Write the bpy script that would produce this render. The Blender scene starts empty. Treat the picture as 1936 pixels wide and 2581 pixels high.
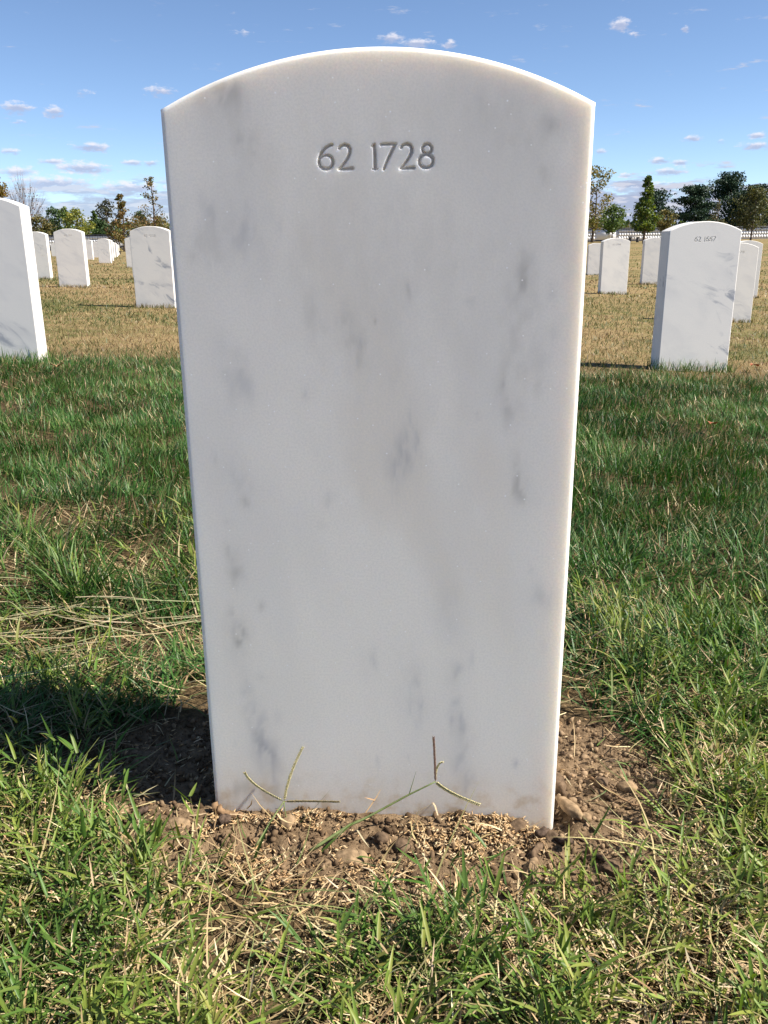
import bpy, math, random
import numpy as np
from mathutils import Matrix, Vector

SC = bpy.context.scene
COL = SC.collection
rad = math.radians

# ------------------------------------------------------------------ camera
PITCH, ROLL = 0.30417056, -0.00974111
F = Vector((0, math.cos(PITCH), -math.sin(PITCH)))
Rt = Vector((1, 0, 0)); U = Rt.cross(F)
R2 = math.cos(ROLL) * Rt + math.sin(ROLL) * U
U2 = -math.sin(ROLL) * Rt + math.cos(ROLL) * U
cd = bpy.data.cameras.new("camera"); cam = bpy.data.objects.new("camera", cd); COL.objects.link(cam)
cam.matrix_world = Matrix(((R2.x, U2.x, -F.x, 0.0034), (R2.y, U2.y, -F.y, -0.7117), (R2.z, U2.z, -F.z, 0.538), (0, 0, 0, 1)))
cd.sensor_fit = 'VERTICAL'; cd.sensor_height = 36.0; cd.lens = 2170 / 2581 * 36.0
cd.clip_start = 0.02; cd.clip_end = 3000
SC.camera = cam

# ------------------------------------------------------------------ world, sun, exposure
SUN_EL, SUN_FRONT = 46.0, 11.5          # sun from the right, a little in front of the stone faces
SUN_STRENGTH, SKY_STRENGTH, EXPOSURE = 5.0, 0.086, 1.0
sd = bpy.data.lights.new("sun", 'SUN'); sun = bpy.data.objects.new("sun", sd); COL.objects.link(sun)
sd.energy = SUN_STRENGTH; sd.angle = rad(0.53); sd.color = (1.0, 0.925, 0.81)
e, a = rad(SUN_EL), rad(SUN_FRONT)
sdir = Vector((math.cos(e) * math.cos(a), -math.cos(e) * math.sin(a), math.sin(e)))
sun.rotation_mode = 'QUATERNION'; sun.rotation_quaternion = sdir.to_track_quat('Z', 'Y'); sun.location = (6, -1, 6)

W = bpy.data.worlds.new("World"); SC.world = W; W.use_nodes = True
nt = W.node_tree; nt.nodes.clear()


class NG:
    """tiny node-graph helper"""
    def __init__(s, nt): s.nt = nt
    def n(s, t, **kw):
        x = s.nt.nodes.new(t)
        for k, v in kw.items(): setattr(x, k, v)
        return x
    def put(s, sock, v):
        if isinstance(v, bpy.types.NodeSocket): s.nt.links.new(v, sock)
        elif isinstance(v, (tuple, list)) and len(v) == 3 and sock.type == 'RGBA': sock.default_value = (*v, 1)
        else: sock.default_value = v
    def m(s, op, a, b=0.0, c=0.0, clamp=False):
        x = s.n('ShaderNodeMath', operation=op, use_clamp=clamp)
        s.put(x.inputs[0], a); s.put(x.inputs[1], b); s.put(x.inputs[2], c); return x.outputs[0]
    def vm(s, op, a, b=(0, 0, 0)):
        x = s.n('ShaderNodeVectorMath', operation=op); s.put(x.inputs[0], a); s.put(x.inputs[1], b); return x.outputs[0]
    def mix(s, f, a, b):
        x = s.n('ShaderNodeMix', data_type='RGBA'); s.put(x.inputs[0], f); s.put(x.inputs[6], a); s.put(x.inputs[7], b); return x.outputs[2]
    def mr(s, v, a, b, c=0.0, d=1.0, smooth=True):
        x = s.n('ShaderNodeMapRange', interpolation_type='SMOOTHSTEP' if smooth else 'LINEAR')
        for i, q in enumerate((v, a, b, c, d)): s.put(x.inputs[i], q)
        return x.outputs[0]
    def noise(s, vec, scale, detail=4.0, rough=0.55, dist=0.0, dim='3D'):
        x = s.n('ShaderNodeTexNoise', noise_dimensions=dim)
        s.put(x.inputs['Vector'], vec); s.put(x.inputs['Scale'], scale); s.put(x.inputs['Detail'], detail)
        s.put(x.inputs['Roughness'], rough); s.put(x.inputs['Distortion'], dist); return x.outputs['Fac']
    def xyz(s, v):
        x = s.n('ShaderNodeSeparateXYZ'); s.put(x.inputs[0], v); return x.outputs
    def comb(s, a, b, c):
        x = s.n('ShaderNodeCombineXYZ'); s.put(x.inputs[0], a); s.put(x.inputs[1], b); s.put(x.inputs[2], c); return x.outputs[0]


g = NG(nt)
sky = g.n('ShaderNodeTexSky', sky_type='NISHITA', sun_disc=False)
sky.sun_elevation = rad(SUN_EL); sky.sun_rotation = rad(90 + SUN_FRONT)
sky.altitude = 300; sky.air_density = 0.62; sky.dust_density = 0.05; sky.ozone_density = 2.4
geo = g.n('ShaderNodeNewGeometry')
dvec = g.vm('NORMALIZE', g.vm('MULTIPLY', geo.outputs['Incoming'], (-1, -1, -1)))
dx, dy, dz = g.xyz(dvec)
AZ = g.m('MULTIPLY', g.m('ARCTAN2', dx, dy), 57.29578)
EL = g.m('MULTIPLY', g.m('ARCSINE', dz), 57.29578)
# small fair-weather cumulus: (azimuth, elevation, half width, half height, strength) in degrees
CLOUDS = [(-19.6,3.45,2.6,.42,.95),(-15.2,3.2,2.3,.45,.9),(-21.4,4.0,1.2,.33,.95),(15.6,2.9,2.4,.35,.8),(19.5,2.6,2.6,.4,.8),(0.68,11.38,0.80,0.27,1),(2.21,11.1,0.99,0.25,1),(4.17,11.02,0.47,0.25,.7),(14.03,11.62,0.64,0.31,1),(14.9,11.1,0.47,0.17,.45),(17.58,11.18,0.28,0.15,.9),
(-21.07,7.39,0.92,0.30,1),(-19.05,7.26,0.68,0.33,.75),(-17.38,8.28,0.56,0.18,.45),(-13.02,8.51,0.98,0.29,.65),(-20.95,6.66,0.44,0.14,.5),(-17.25,5.44,1.14,0.26,1),
(-21.72,5.09,0.65,0.16,.7),(-15.0,4.63,0.70,0.16,.7),(-13.9,4.62,0.57,0.16,.7),(-17.82,4.29,1.72,0.37,1),(-19.43,4.61,0.90,0.19,.7),(18.50,5.54,0.50,0.21,.8),
(16.82,4.42,0.66,0.19,.9),(17.95,4.27,0.56,0.17,.9),(17.33,3.79,1.09,0.23,1),(14.95,3.66,0.54,0.16,.6),(21.98,5.01,0.85,0.23,.9),(21.98,5.55,0.48,0.2,.9),
(13.29,5.03,0.41,0.16,.6),(20.04,5.32,0.41,0.13,.5),(-8.10,11.62,0.89,0.20,.35),(-8.49,12.66,0.28,0.14,.3),
(31,9.4,1.1,.35,.9),(-33,10.5,1.0,.3,.9),(41,6.2,1.3,.3,.9),(-42,7.2,1.2,.3,.9),(58,12,1.2,.4,.8),(-61,13,1.3,.4,.8),(95,11,1.3,.4,.8),(-105,12,1.3,.4,.8),(150,10,1.3,.4,.8),(-150,9,1.3,.4,.8)]
AE = g.comb(AZ, EL, 0.0)
cvec = g.vm('MULTIPLY', AE, (1.0, 2.2, 1.0))
wob = g.m('SUBTRACT', g.noise(cvec, 1.6, 5, 0.62), 0.5)


def madd(v, a, b):
    x = nt.nodes.new('ShaderNodeVectorMath'); x.operation = 'MULTIPLY_ADD'
    nt.links.new(v, x.inputs[0]); x.inputs[1].default_value = a; x.inputs[2].default_value = b
    y = nt.nodes.new('ShaderNodeVectorMath'); y.operation = 'LENGTH'; nt.links.new(x.outputs[0], y.inputs[0]); return y.outputs['Value']


field = None; field_up = None
for (ca, ce, cw, ch, cs) in CLOUDS:
    ix, iy = 1 / (cw * 1.25), 1 / (ch * 1.35)
    k = madd(AE, (ix, iy, 0), (-ca * ix, -ce * iy, 1.0 - cs))
    field = k if field is None else g.m('MINIMUM', field, k)
    k2 = madd(AE, (ix, iy, 0), (-ca * ix, -(ce + ch * .75) * iy, 1.0 - cs))
    field_up = k2 if field_up is None else g.m('MINIMUM', field_up, k2)
dens1 = g.m('ADD', g.m('SUBTRACT', 0.95, g.m('MINIMUM', field, 3.0)), g.m('MULTIPLY', wob, 2.3))
c1 = g.m('MULTIPLY', g.mr(dens1, 0.0, 0.75), 0.85)
lit1 = g.mr(g.m('ADD', g.m('SUBTRACT', field, field_up), g.m('MULTIPLY', wob, 1.6)), -0.5, 0.35)
# a bank of flat cloud low over the horizon, all the way round
bvec = g.comb(g.m('MULTIPLY', AZ, 0.42), g.m('MULTIPLY', EL, 1.9), 3.7)
bn = g.noise(bvec, 0.95, 5, 0.6)
bcov = g.mr(EL, 2.1, 4.3, 0.30, 0.68, False)
dens2 = g.m('SUBTRACT', bn, bcov)
side = g.mr(g.noise(g.comb(g.m('MULTIPLY', AZ, 0.035), 0.3, 9.0), 1.0, 1, 0.5), 0.35, 0.65, 0.80, 1.0)
c2 = g.m('MULTIPLY', g.m('MULTIPLY', g.mr(dens2, -0.06, 0.12), 0.93), side)
bn2 = g.noise(g.vm('ADD', bvec, (0.0, 0.9, 0.0)), 0.95, 3, 0.6)
lit2 = g.mr(g.m('SUBTRACT', bn, bn2), 0.02, 0.14)
lowf = g.mr(EL, 0.2, 3.2, 0.0, 1.0)
skyc = sky.outputs[0]
skybg = g.n('ShaderNodeBackground'); g.put(skybg.inputs[0], skyc); skybg.inputs[1].default_value = SKY_STRENGTH
cl_dark, cl_lit = (0.235, 0.268, 0.37), (0.475, 0.465, 0.50)
ccol1 = g.mix(lit1, cl_dark, cl_lit)
ccol2 = g.mix(lit2, (0.215, 0.243, 0.335), (0.335, 0.34, 0.395))
ctot = g.m('MAXIMUM', c1, c2)
ccol = g.mix(g.mr(g.m('SUBTRACT', c1, c2), -0.15, 0.15), ccol2, ccol1)
cbg = g.n('ShaderNodeBackground'); g.put(cbg.inputs[0], ccol); cbg.inputs[1].default_value = 1.0
mixs = g.n('ShaderNodeMixShader'); g.put(mixs.inputs[0], ctot)
nt.links.new(skybg.outputs[0], mixs.inputs[1]); nt.links.new(cbg.outputs[0], mixs.inputs[2])
W.cycles.sampling_method = 'MANUAL'; W.cycles.sample_map_resolution = 512
wo = g.n('ShaderNodeOutputWorld'); nt.links.new(mixs.outputs[0], wo.inputs[0])

vs = SC.view_settings
SC.display_settings.display_device = 'sRGB'
vs.view_transform = 'Standard'; vs.look = 'None'; vs.exposure = EXPOSURE; vs.gamma = 1.0; vs.use_curve_mapping = False
SC.render.engine = 'CYCLES'
cy = SC.cycles
cy.use_denoising = True; cy.denoiser = 'OPENIMAGEDENOISE'
cy.max_bounces = 7; cy.diffuse_bounces = 4; cy.glossy_bounces = 2; cy.transmission_bounces = 3
cy.caustics_reflective = False; cy.caustics_refractive = False

# ------------------------------------------------------------------ helpers
rng = np.random.RandomState(17)


def hash2(ix, iy, seed):
    n = (ix.astype(np.int64) * 374761393 + iy.astype(np.int64) * 668265263 + seed * 982451653) & 0x7fffffff
    n = ((n ^ (n >> 13)) * 1274126177) & 0x7fffffff
    return ((n ^ (n >> 16)) & 0xffff) / 65535.0


def vnoise(x, y, scale, seed=0, octv=3):
    """smooth value noise in 0..1"""
    x = np.asarray(x, float) * scale; y = np.asarray(y, float) * scale
    tot = 0; amp = 1; norm = 0
    for o in range(octv):
        ix, iy = np.floor(x), np.floor(y); fx, fy = x - ix, y - iy
        fx = fx * fx * (3 - 2 * fx); fy = fy * fy * (3 - 2 * fy)
        a = hash2(ix, iy, seed + o); b = hash2(ix + 1, iy, seed + o); c = hash2(ix, iy + 1, seed + o); d = hash2(ix + 1, iy + 1, seed + o)
        tot = tot + amp * ((a * (1 - fx) + b * fx) * (1 - fy) + (c * (1 - fx) + d * fx) * fy)
        norm += amp; amp *= 0.5; x = x * 2.03 + 17.1; y = y * 2.03 + 5.3
    return tot / norm


def sstep(x, a, b):
    t = np.clip((np.asarray(x, float) - a) / (b - a), 0, 1); return t * t * (3 - 2 * t)


def mesh_np(name, V, faces, mats, smooth=False, cols=None, fmat=None, attrs=None):
    """faces: array (n,3) or (n,4) or a list of such arrays"""
    V = np.asarray(V, np.float32)
    if isinstance(faces, np.ndarray): faces = [faces]
    faces = [np.asarray(f, np.int32) for f in faces if len(f)]
    me = bpy.data.meshes.new(name)
    me.vertices.add(len(V)); me.vertices.foreach_set('co', V.ravel())
    loops = np.concatenate([f.ravel() for f in faces])
    sizes = np.concatenate([np.full(len(f), f.shape[1], np.int32) for f in faces])
    me.loops.add(len(loops)); me.loops.foreach_set('vertex_index', loops)
    starts = np.concatenate([[0], np.cumsum(sizes)[:-1]]).astype(np.int32)
    me.polygons.add(len(sizes)); me.polygons.foreach_set('loop_start', starts); me.polygons.foreach_set('loop_total', sizes)
    if isinstance(smooth, np.ndarray): me.polygons.foreach_set('use_smooth', smooth)
    elif smooth: me.polygons.foreach_set('use_smooth', np.ones(len(sizes), bool))
    if fmat is not None: me.polygons.foreach_set('material_index', np.asarray(fmat, np.int32))
    if cols is not None:
        ca = me.color_attributes.new('Col', 'FLOAT_COLOR', 'POINT')
        c4 = np.ones((len(V), 4), np.float32); c4[:, :3] = cols; ca.data.foreach_set('color', c4.ravel())
    for k, v in (attrs or {}).items():
        at = me.attributes.new(k, 'FLOAT', 'POINT'); at.data.foreach_set('value', np.asarray(v, np.float32))
    me.update(calc_edges=True); me.validate()
    for m in (mats if isinstance(mats, (list, tuple)) else [mats]): me.materials.append(m)
    return me


def obj(name, me, parent=None, loc=(0, 0, 0), rotz=0.0):
    o = bpy.data.objects.new(name, me); COL.objects.link(o)
    o.location = loc; o.rotation_euler = (0, 0, rotz)
    if parent is not None: o.parent = parent
    return o


def tag(o, label=None, cat=None, group=None, kind=None):
    if label: o['label'] = label
    if cat: o['category'] = cat
    if group: o['group'] = group
    if kind: o['kind'] = kind
    return o


class MB:
    """collects simple shapes into one mesh"""
    def __init__(s): s.V = []; s.Q = []; s.T = []; s.k = 0
    def add(s, V, Q=None, T=None):
        V = np.asarray(V, float)
        if Q is not None and len(Q): s.Q.append(np.asarray(Q) + s.k)
        if T is not None and len(T): s.T.append(np.asarray(T) + s.k)
        s.V.append(V); s.k += len(V)
    def box(s, x0, x1, y0, y1, z0, z1):
        s.add([(x, y, z) for x in (x0, x1) for y in (y0, y1) for z in (z0, z1)],
              [(0, 1, 3, 2), (4, 6, 7, 5), (0, 4, 5, 1), (2, 3, 7, 6), (0, 2, 6, 4), (1, 5, 7, 3)])
    def tube(s, P, r, sides=5):
        P = np.asarray(P, float); n = len(P); r = np.broadcast_to(np.asarray(r, float), (n,))
        T = np.gradient(P, axis=0); T /= np.linalg.norm(T, axis=1, keepdims=True) + 1e-9
        ref = np.array([0, 0, 1.0]) if abs(T[0][2]) < 0.9 else np.array([1.0, 0, 0])
        A = np.cross(T, ref); A /= np.linalg.norm(A, axis=1, keepdims=True) + 1e-9; B = np.cross(T, A)
        th = np.arange(sides) * 2 * np.pi / sides
        V = (P[:, None] + r[:, None, None] * (A[:, None] * np.cos(th)[None, :, None] + B[:, None] * np.sin(th)[None, :, None])).reshape(-1, 3)
        Q = [(i * sides + j, i * sides + (j + 1) % sides, (i + 1) * sides + (j + 1) % sides, (i + 1) * sides + j) for i in range(n - 1) for j in range(sides)]
        V = np.vstack([V, P[:1], P[-1:]]); a, b = n * sides, n * sides + 1
        Tn = [(a, (j + 1) % sides, j) for j in range(sides)] + [(b, (n - 1) * sides + j, (n - 1) * sides + (j + 1) % sides) for j in range(sides)]
        s.add(V, Q, Tn)
    def mesh(s, name, mat, smooth=False, cols=None):
        fs = []
        if s.Q: fs.append(np.vstack(s.Q))
        if s.T: fs.append(np.vstack(s.T))
        return mesh_np(name, np.vstack(s.V), fs, mat, smooth, cols)


# ------------------------------------------------------------------ materials
def new_mat(name):
    m = bpy.data.materials.new(name); m.use_nodes = True
    t = m.node_tree; b = t.nodes['Principled BSDF']
    return m, NG(t), b


def simple(name, col, rough=0.7, var=0.25, scale=20.0, bump=0.0, spec=0.3):
    m, n, b = new_mat(name)
    tc = n.n('ShaderNodeTexCoord').outputs['Object']
    f = n.noise(tc, scale, 5, 0.6)
    n.put(b.inputs['Base Color'], n.mix(n.mr(f, 0.3, 0.7), tuple(c * (1 - var) for c in col), tuple(min(1, c * (1 + var)) for c in col)))
    b.inputs['Roughness'].default_value = rough; b.inputs['Specular IOR Level'].default_value = spec
    if bump:
        bp = n.n('ShaderNodeBump'); bp.inputs['Strength'].default_value = 0.6; bp.inputs['Distance'].default_value = bump
        n.put(bp.inputs['Height'], f); n.put(b.inputs['Normal'], bp.outputs[0])
    return m


def leaf_mat(name, trans=0.3, rough=0.45, spec=0.35, fine=True):
    """per-leaf colour comes from the mesh colour attribute; thin-leaf light transmission"""
    m, n, b = new_mat(name)
    at = n.n('ShaderNodeAttribute', attribute_name='Col').outputs['Color']
    c = at
    n.put(b.inputs['Base Color'], c); b.inputs['Roughness'].default_value = rough; b.inputs['Specular IOR Level'].default_value = spec
    tl = n.n('ShaderNodeBsdfTranslucent')
    hs = n.n('ShaderNodeHueSaturation'); hs.inputs['Saturation'].default_value = 1.15; hs.inputs['Value'].default_value = 1.3
    n.put(hs.inputs['Color'], c); n.put(tl.inputs[0], hs.outputs[0])
    mx = n.n('ShaderNodeMixShader'); mx.inputs[0].default_value = trans
    n.nt.links.new(b.outputs[0], mx.inputs[1]); n.nt.links.new(tl.outputs[0], mx.inputs[2])
    n.nt.links.new(mx.outputs[0], n.nt.nodes['Material Output'].inputs[0])
    return m


M_GRASS = leaf_mat('grass_blade', 0.24, 0.45, 0.28)
M_STRAW = leaf_mat('dry_straw', 0.18, 0.6, 0.3)
M_LEAF = leaf_mat('tree_leaf', 0.28, 0.55, 0.3)
M_NEEDLE = leaf_mat('conifer_needles', 0.08, 0.6, 0.25)
M_BARK = simple('bark', (0.11, 0.085, 0.065), 0.9, 0.4, 30)
M_BARKGREY = simple('grey_bark', (0.24, 0.21, 0.19), 0.9, 0.3, 30)
M_DARKCAP = simple('dark_coping', (0.055, 0.055, 0.065), 0.7, 0.2, 2)
M_NICHE = simple('white_niche_cover', (0.80, 0.80, 0.80), 0.5, 0.05, 0.7)
M_NICHEBACK = simple('columbarium_joint', (0.68, 0.68, 0.69), 0.8, 0.1, 1)
M_FIELD = simple('rubble_stone', (0.13, 0.12, 0.115), 0.9, 0.7, 3.0)
M_BENCH = simple('weathered_concrete', (0.40, 0.37, 0.33), 0.9, 0.15, 6)
M_BENCHLEG = simple('dark_concrete', (0.10, 0.09, 0.09), 0.9, 0.15, 6)
M_CLOD = simple('tan_clod', (0.25, 0.175, 0.105), 1.0, 0.35, 160, 0.0015, 0.1)
M_CLODDARK = simple('dark_clod', (0.125, 0.086, 0.056), 1.0, 0.4, 160, 0.0015, 0.1)
M_CHIP = simple('rotten_wood', (0.085, 0.06, 0.045), 0.95, 0.5, 220, 0.001, 0.1)
M_TWIG = simple('twig', (0.22, 0.14, 0.08), 0.9, 0.35, 150, 0.0006, 0.1)
M_SEED = leaf_mat('grass_seed', 0.1, 0.55, 0.3)
M_CRUMB = leaf_mat('soil_crumb', 0.0, 1.0, 0.05)


def marble(name, sss, main=False):
    m, n, b = new_mat(name)
    tc = n.n('ShaderNodeTexCoord').outputs['Object']
    if main:
        p = tc; col = n.n('ShaderNodeAttribute', attribute_name='Col').outputs['Color']     # the slab's own mineral figure
    else:
        oi = n.n('ShaderNodeObjectInfo').outputs['Random']
        p = n.vm('ADD', tc, n.comb(n.m('MULTIPLY', oi, 31.0), n.m('MULTIPLY', oi, 17.0), n.m('MULTIPLY', oi, 53.0)))
        x, y, z = n.xyz(p)
        pg = n.comb(n.m('MULTIPLY', x, 0.6), y, n.m('ADD', z, n.m('MULTIPLY', x, 0.45)))
        f1 = n.noise(pg, 9.0, 4, 0.55, 0.4)
        col = n.mix(n.mr(f1, 0.42, 0.70, 0.0, 0.6), (0.825, 0.80, 0.755), (0.67, 0.66, 0.65))
        f3 = n.noise(n.vm('ADD', pg, (4.2, 1.7, 0.4)), 11.0, 5, 0.58, 1.2)
        gate = n.noise(n.vm('ADD', pg, (1.3, 9.1, 3.3)), 5.0, 2, 0.5)
        vs_ = n.n('ShaderNodeAttribute', attribute_type='OBJECT', attribute_name='vein').outputs['Fac']
        vein = n.m('MULTIPLY', n.mr(f3, 0.50, 0.70), n.mr(gate, 0.46, 0.66))
        col = n.mix(n.m('MULTIPLY', vein, vs_, clamp=True), col, (0.30, 0.325, 0.375))
    vo = n.n('ShaderNodeTexVoronoi'); vo.inputs['Scale'].default_value = 34.0; n.put(vo.inputs['Vector'], p)
    sel = n.xyz(vo.outputs['Color'])
    dot = n.m('MULTIPLY', n.mr(vo.outputs['Distance'], 0.045, 0.02), n.m('GREATER_THAN', sel[0], 0.93))
    col = n.mix(n.m('MULTIPLY', dot, 0.7), col, (0.14, 0.13, 0.12))
    if main:
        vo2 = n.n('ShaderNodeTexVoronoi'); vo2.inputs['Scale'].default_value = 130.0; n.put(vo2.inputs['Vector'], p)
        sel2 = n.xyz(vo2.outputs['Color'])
        glint = n.m('MULTIPLY', n.mr(vo2.outputs['Distance'], 0.12, 0.04), n.m('GREATER_THAN', sel2[1], 0.955))
        col = n.mix(n.m('MULTIPLY', glint, 0.9), col, (0.99, 0.99, 0.99))  # crystal glints painted as white specks in the base colour
    gr = n.noise(p, 520, 3, 0.7)
    col = n.mix(n.mr(gr, 0.36, 0.66, 0.0, 0.26), col, (0.58, 0.575, 0.565))
    ox, oy, oz = n.xyz(tc)
    sp = n.noise(tc, 48, 3, 0.6)
    low = n.mr(n.m('ADD', oz, n.m('MULTIPLY', sp, -0.05)), -0.028, 0.030, 1.0, 0.0)
    col = n.mix(n.m('MULTIPLY', low, n.mr(sp, 0.42, 0.68, 0.03, 0.6)), col, (0.52, 0.37, 0.20))
    n.put(b.inputs['Base Color'], col)
    b.inputs['Roughness'].default_value = 0.62; b.inputs['Specular IOR Level'].default_value = 0.25
    if sss:
        b.subsurface_method = 'RANDOM_WALK'
        b.inputs['Subsurface Weight'].default_value = sss
        b.inputs['Subsurface Radius'].default_value = (1.0, 0.86, 0.66)
        b.inputs['Subsurface Scale'].default_value = 0.016
    bp = n.n('ShaderNodeBump'); bp.inputs['Strength'].default_value = 0.10; bp.inputs['Distance'].default_value = 0.0005
    n.put(bp.inputs['Height'], n.noise(p, 420, 2, 0.6)); n.put(b.inputs['Normal'], bp.outputs[0])
    return m


VE = [(.071,.105,.0045,.030,-.12,.9,1),(.077,.048,.006,.022,-.10,.55,1),(.0705,.165,.003,.005,0,.6,1),(-.131,.262,.004,.018,-.15,.7,0),(-.131,.198,.0045,.018,-.20,.85,0),
      (-.122,.125,.005,.035,-.25,.5,1),(-.112,.078,.0065,.022,-.25,.8,1),(-.104,.035,.006,.020,-.2,.45,1),(.0214,.371,.007,.026,.25,.6,1),(.119,.342,.005,.018,-.08,.65,0),
      (.1155,.513,.0035,.018,.02,.6,0),(.118,.47,.013,.06,.02,.30,0),(.104,.612,.020,.034,-.35,.42,0),(.128,.620,.004,.006,0,.6,0),(-.118,.643,.008,.010,-.3,.6,0),(-.106,.647,.005,.008,-.3,.5,0),(-.103,.605,.007,.020,-.15,.6,0),
      (-.131,.560,.010,.016,-.3,.4,1),(-.105,.545,.008,.018,-.35,.42,1),(-.138,.535,.012,.02,-.2,.3,0),(-.117,.432,.008,.020,-.15,.42,1),(-.118,.452,.003,.004,0,.5,1),(-.02,.46,.006,.022,-.2,.45,0),(-.05,.475,.005,.02,-.15,.3,0),(.105,.415,.004,.02,-.1,.45,0),(.03,.135,.008,.030,-.15,.36,1),
      (-.01,.17,.005,.012,0,.28,1),(-.03,.36,.02,.06,-.2,.16,0),(0.0,.53,.04,.07,-.1,.22,0),(.05,.54,.03,.06,-.3,.24,0),(-.12,.345,.006,.02,-.1,.3,1),(.06,.22,.006,.02,0,.22,1),(.143,.235,.006,.012,0,.35,1),(.02,.45,.02,.07,-.1,.22,1),(-.138,.03,.006,.012,.5,.5,0),(-.055,.545,.02,.05,-.2,.2,0),(.07,.63,.03,.02,-.2,.25,0)]


def slab_colour(V):
    x, y, z = V[:, 0], V[:, 1], V[:, 2]
    u = x + .20 * z + y * .7; w = z * .36 + y * .5
    col = np.tile(np.array([(.88, .845, .785)]), (len(V), 1))
    def mixc(k, c):
        nonlocal col
        k = np.clip(k, 0, 1)[:, None]; col = col * (1 - k) + np.array([c]) * k
    mixc(.18 * sstep(vnoise(u, w, 18, 201, 4), .42, .80), (.61, .595, .57))
    mixc(.24 * sstep(vnoise(u, w, 9, 203, 3), .45, .75), (.69, .68, .67))
    mixc(.30 * sstep(vnoise(u, w, 15, 205, 4), .52, .80), (.75, .67, .56))
    wu = vnoise(x, z * .5, 90, 207, 4) - .5; wv = vnoise(x, z * .5, 60, 209, 4) - .5; gr_ = vnoise(x, z * .45, 190, 211, 4)
    fr = np.random.RandomState(5); FL = [(fr.uniform(-.15, .15), fr.uniform(.03, .64), fr.uniform(.0007, .0022), fr.uniform(.0012, .007), fr.uniform(-.3, .05), fr.uniform(.15, .6), fr.randint(0, 2)) for _ in range(42)]
    for vx, vz, hw, hh, sl, st, bl in VE + FL:
        a_ = (x - vx - sl * -(z - vz) * -1 + wu * hw * 3.0) / (hw * 1.35); b_ = (z - vz + wv * hh * 1.2) / (hh * 1.1)
        core = np.exp(-(a_ * a_ + b_ * b_) * 1.1)
        halo = np.exp(-((a_ * .45) ** 2 + (b_ * .7) ** 2))
        mixc(st * ((.56 if hw < .015 else .16) * core * (.25 + 1.1 * sstep(gr_, .35, .7)) + (.15 if hw < .015 else .30) * halo) * (y < .01), (.33, .345, .385) if bl else (.37, .355, .33))
    return col


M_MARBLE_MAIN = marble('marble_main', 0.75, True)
M_MARBLE = marble('marble', 0.0)
M_NUM = simple('carved_marble_floor', (0.62, 0.575, 0.515), 0.9, 0.12, 90)

# ------------------------------------------------------------------ terrain
TERR = [(0, 0, 0), (-.5, -.3, .01), (.5, -.3, .0), (0, -.6, .0), (-.5, .45, .035), (.5, .45, .015), (0, .5, .03), (-1.62, 2.97, .065), (-4.95, 12.2, .06), (-11.96, 31.2, .07), (-3.6, 9.75, .055), (-7.7, 20.9, .07),
        (-16.8, 45.5, 0), (-7.6, 24.0, .04), (-11.1, 36.2, .0), (-14.9, 49.8, -.08), (-17.7, 59.6, -.13), (-1.91, 6.76, .02), (-3.55, 12.6, .035), (-5.54, 19.4, .03), (1.45, 3.3, -.05), (2.83, 10.1, -.10), (2.98, 6.77, -.15),
        (4.33, 9.9, -.145), (4.09, 12.7, -.10), (4.48, 18.0, -.19), (19, 65, .15), (27, 65, .38), (18.1, 72, .38), (-33.4, 90, -.02), (23.9, 90, .33), (37, 90, .47), (0, 90, .18), (-60, 95, -.1), (70, 95, .6), (0, 30, -.03), (-10, 2, .1), (10, 2, -.15), (0, 300, .8), (-200, 300, .5), (200, 300, 1.2)]
_tp = np.array(TERR, float)


def _uv(x, y):
    y = np.clip(y, -1.2, 320); return np.stack([np.clip(x / (y + 3.0), -1.6, 1.6), 0.7 * np.log(y + 3.0)], -1)


_P = _uv(_tp[:, 0], _tp[:, 1])


def _k(d2): return d2 * np.log(d2 + 1e-9)


_n = len(_P); _A = np.zeros((_n + 3, _n + 3))
_A[:_n, :_n] = _k(((_P[:, None] - _P[None]) ** 2).sum(-1)) + 0.02 * np.eye(_n)
_A[:_n, _n] = 1; _A[:_n, _n + 1:] = _P; _A[_n, :_n] = 1; _A[_n + 1:, :_n] = _P.T
_w = np.linalg.solve(_A, np.concatenate([_tp[:, 2], [0, 0, 0]]))


def soil_mask(x, y):
    """1 in the dug, bare patch round the near stone, 0 in grass"""
    xx = x / np.where(x > 0, 0.325, 0.31); yy = (y - 0.05)
    yy = yy / np.where(yy < 0, 0.178 + .020 * sstep(x, -.06, .06), 0.15)
    r = (np.abs(xx) ** 2.6 + np.abs(yy) ** 2.6) ** (1 / 2.6)
    r = r + 0.36 * (vnoise(x, y, 22, 5) - 0.5)
    cut = np.where((x < -0.05) & (y < 0.03), sstep(-0.05 - x, 0, .12) * 0.06, 0)     # grass creeps in at the left front
    return 1 - sstep(r + cut, 0.82, 1.02)


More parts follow.
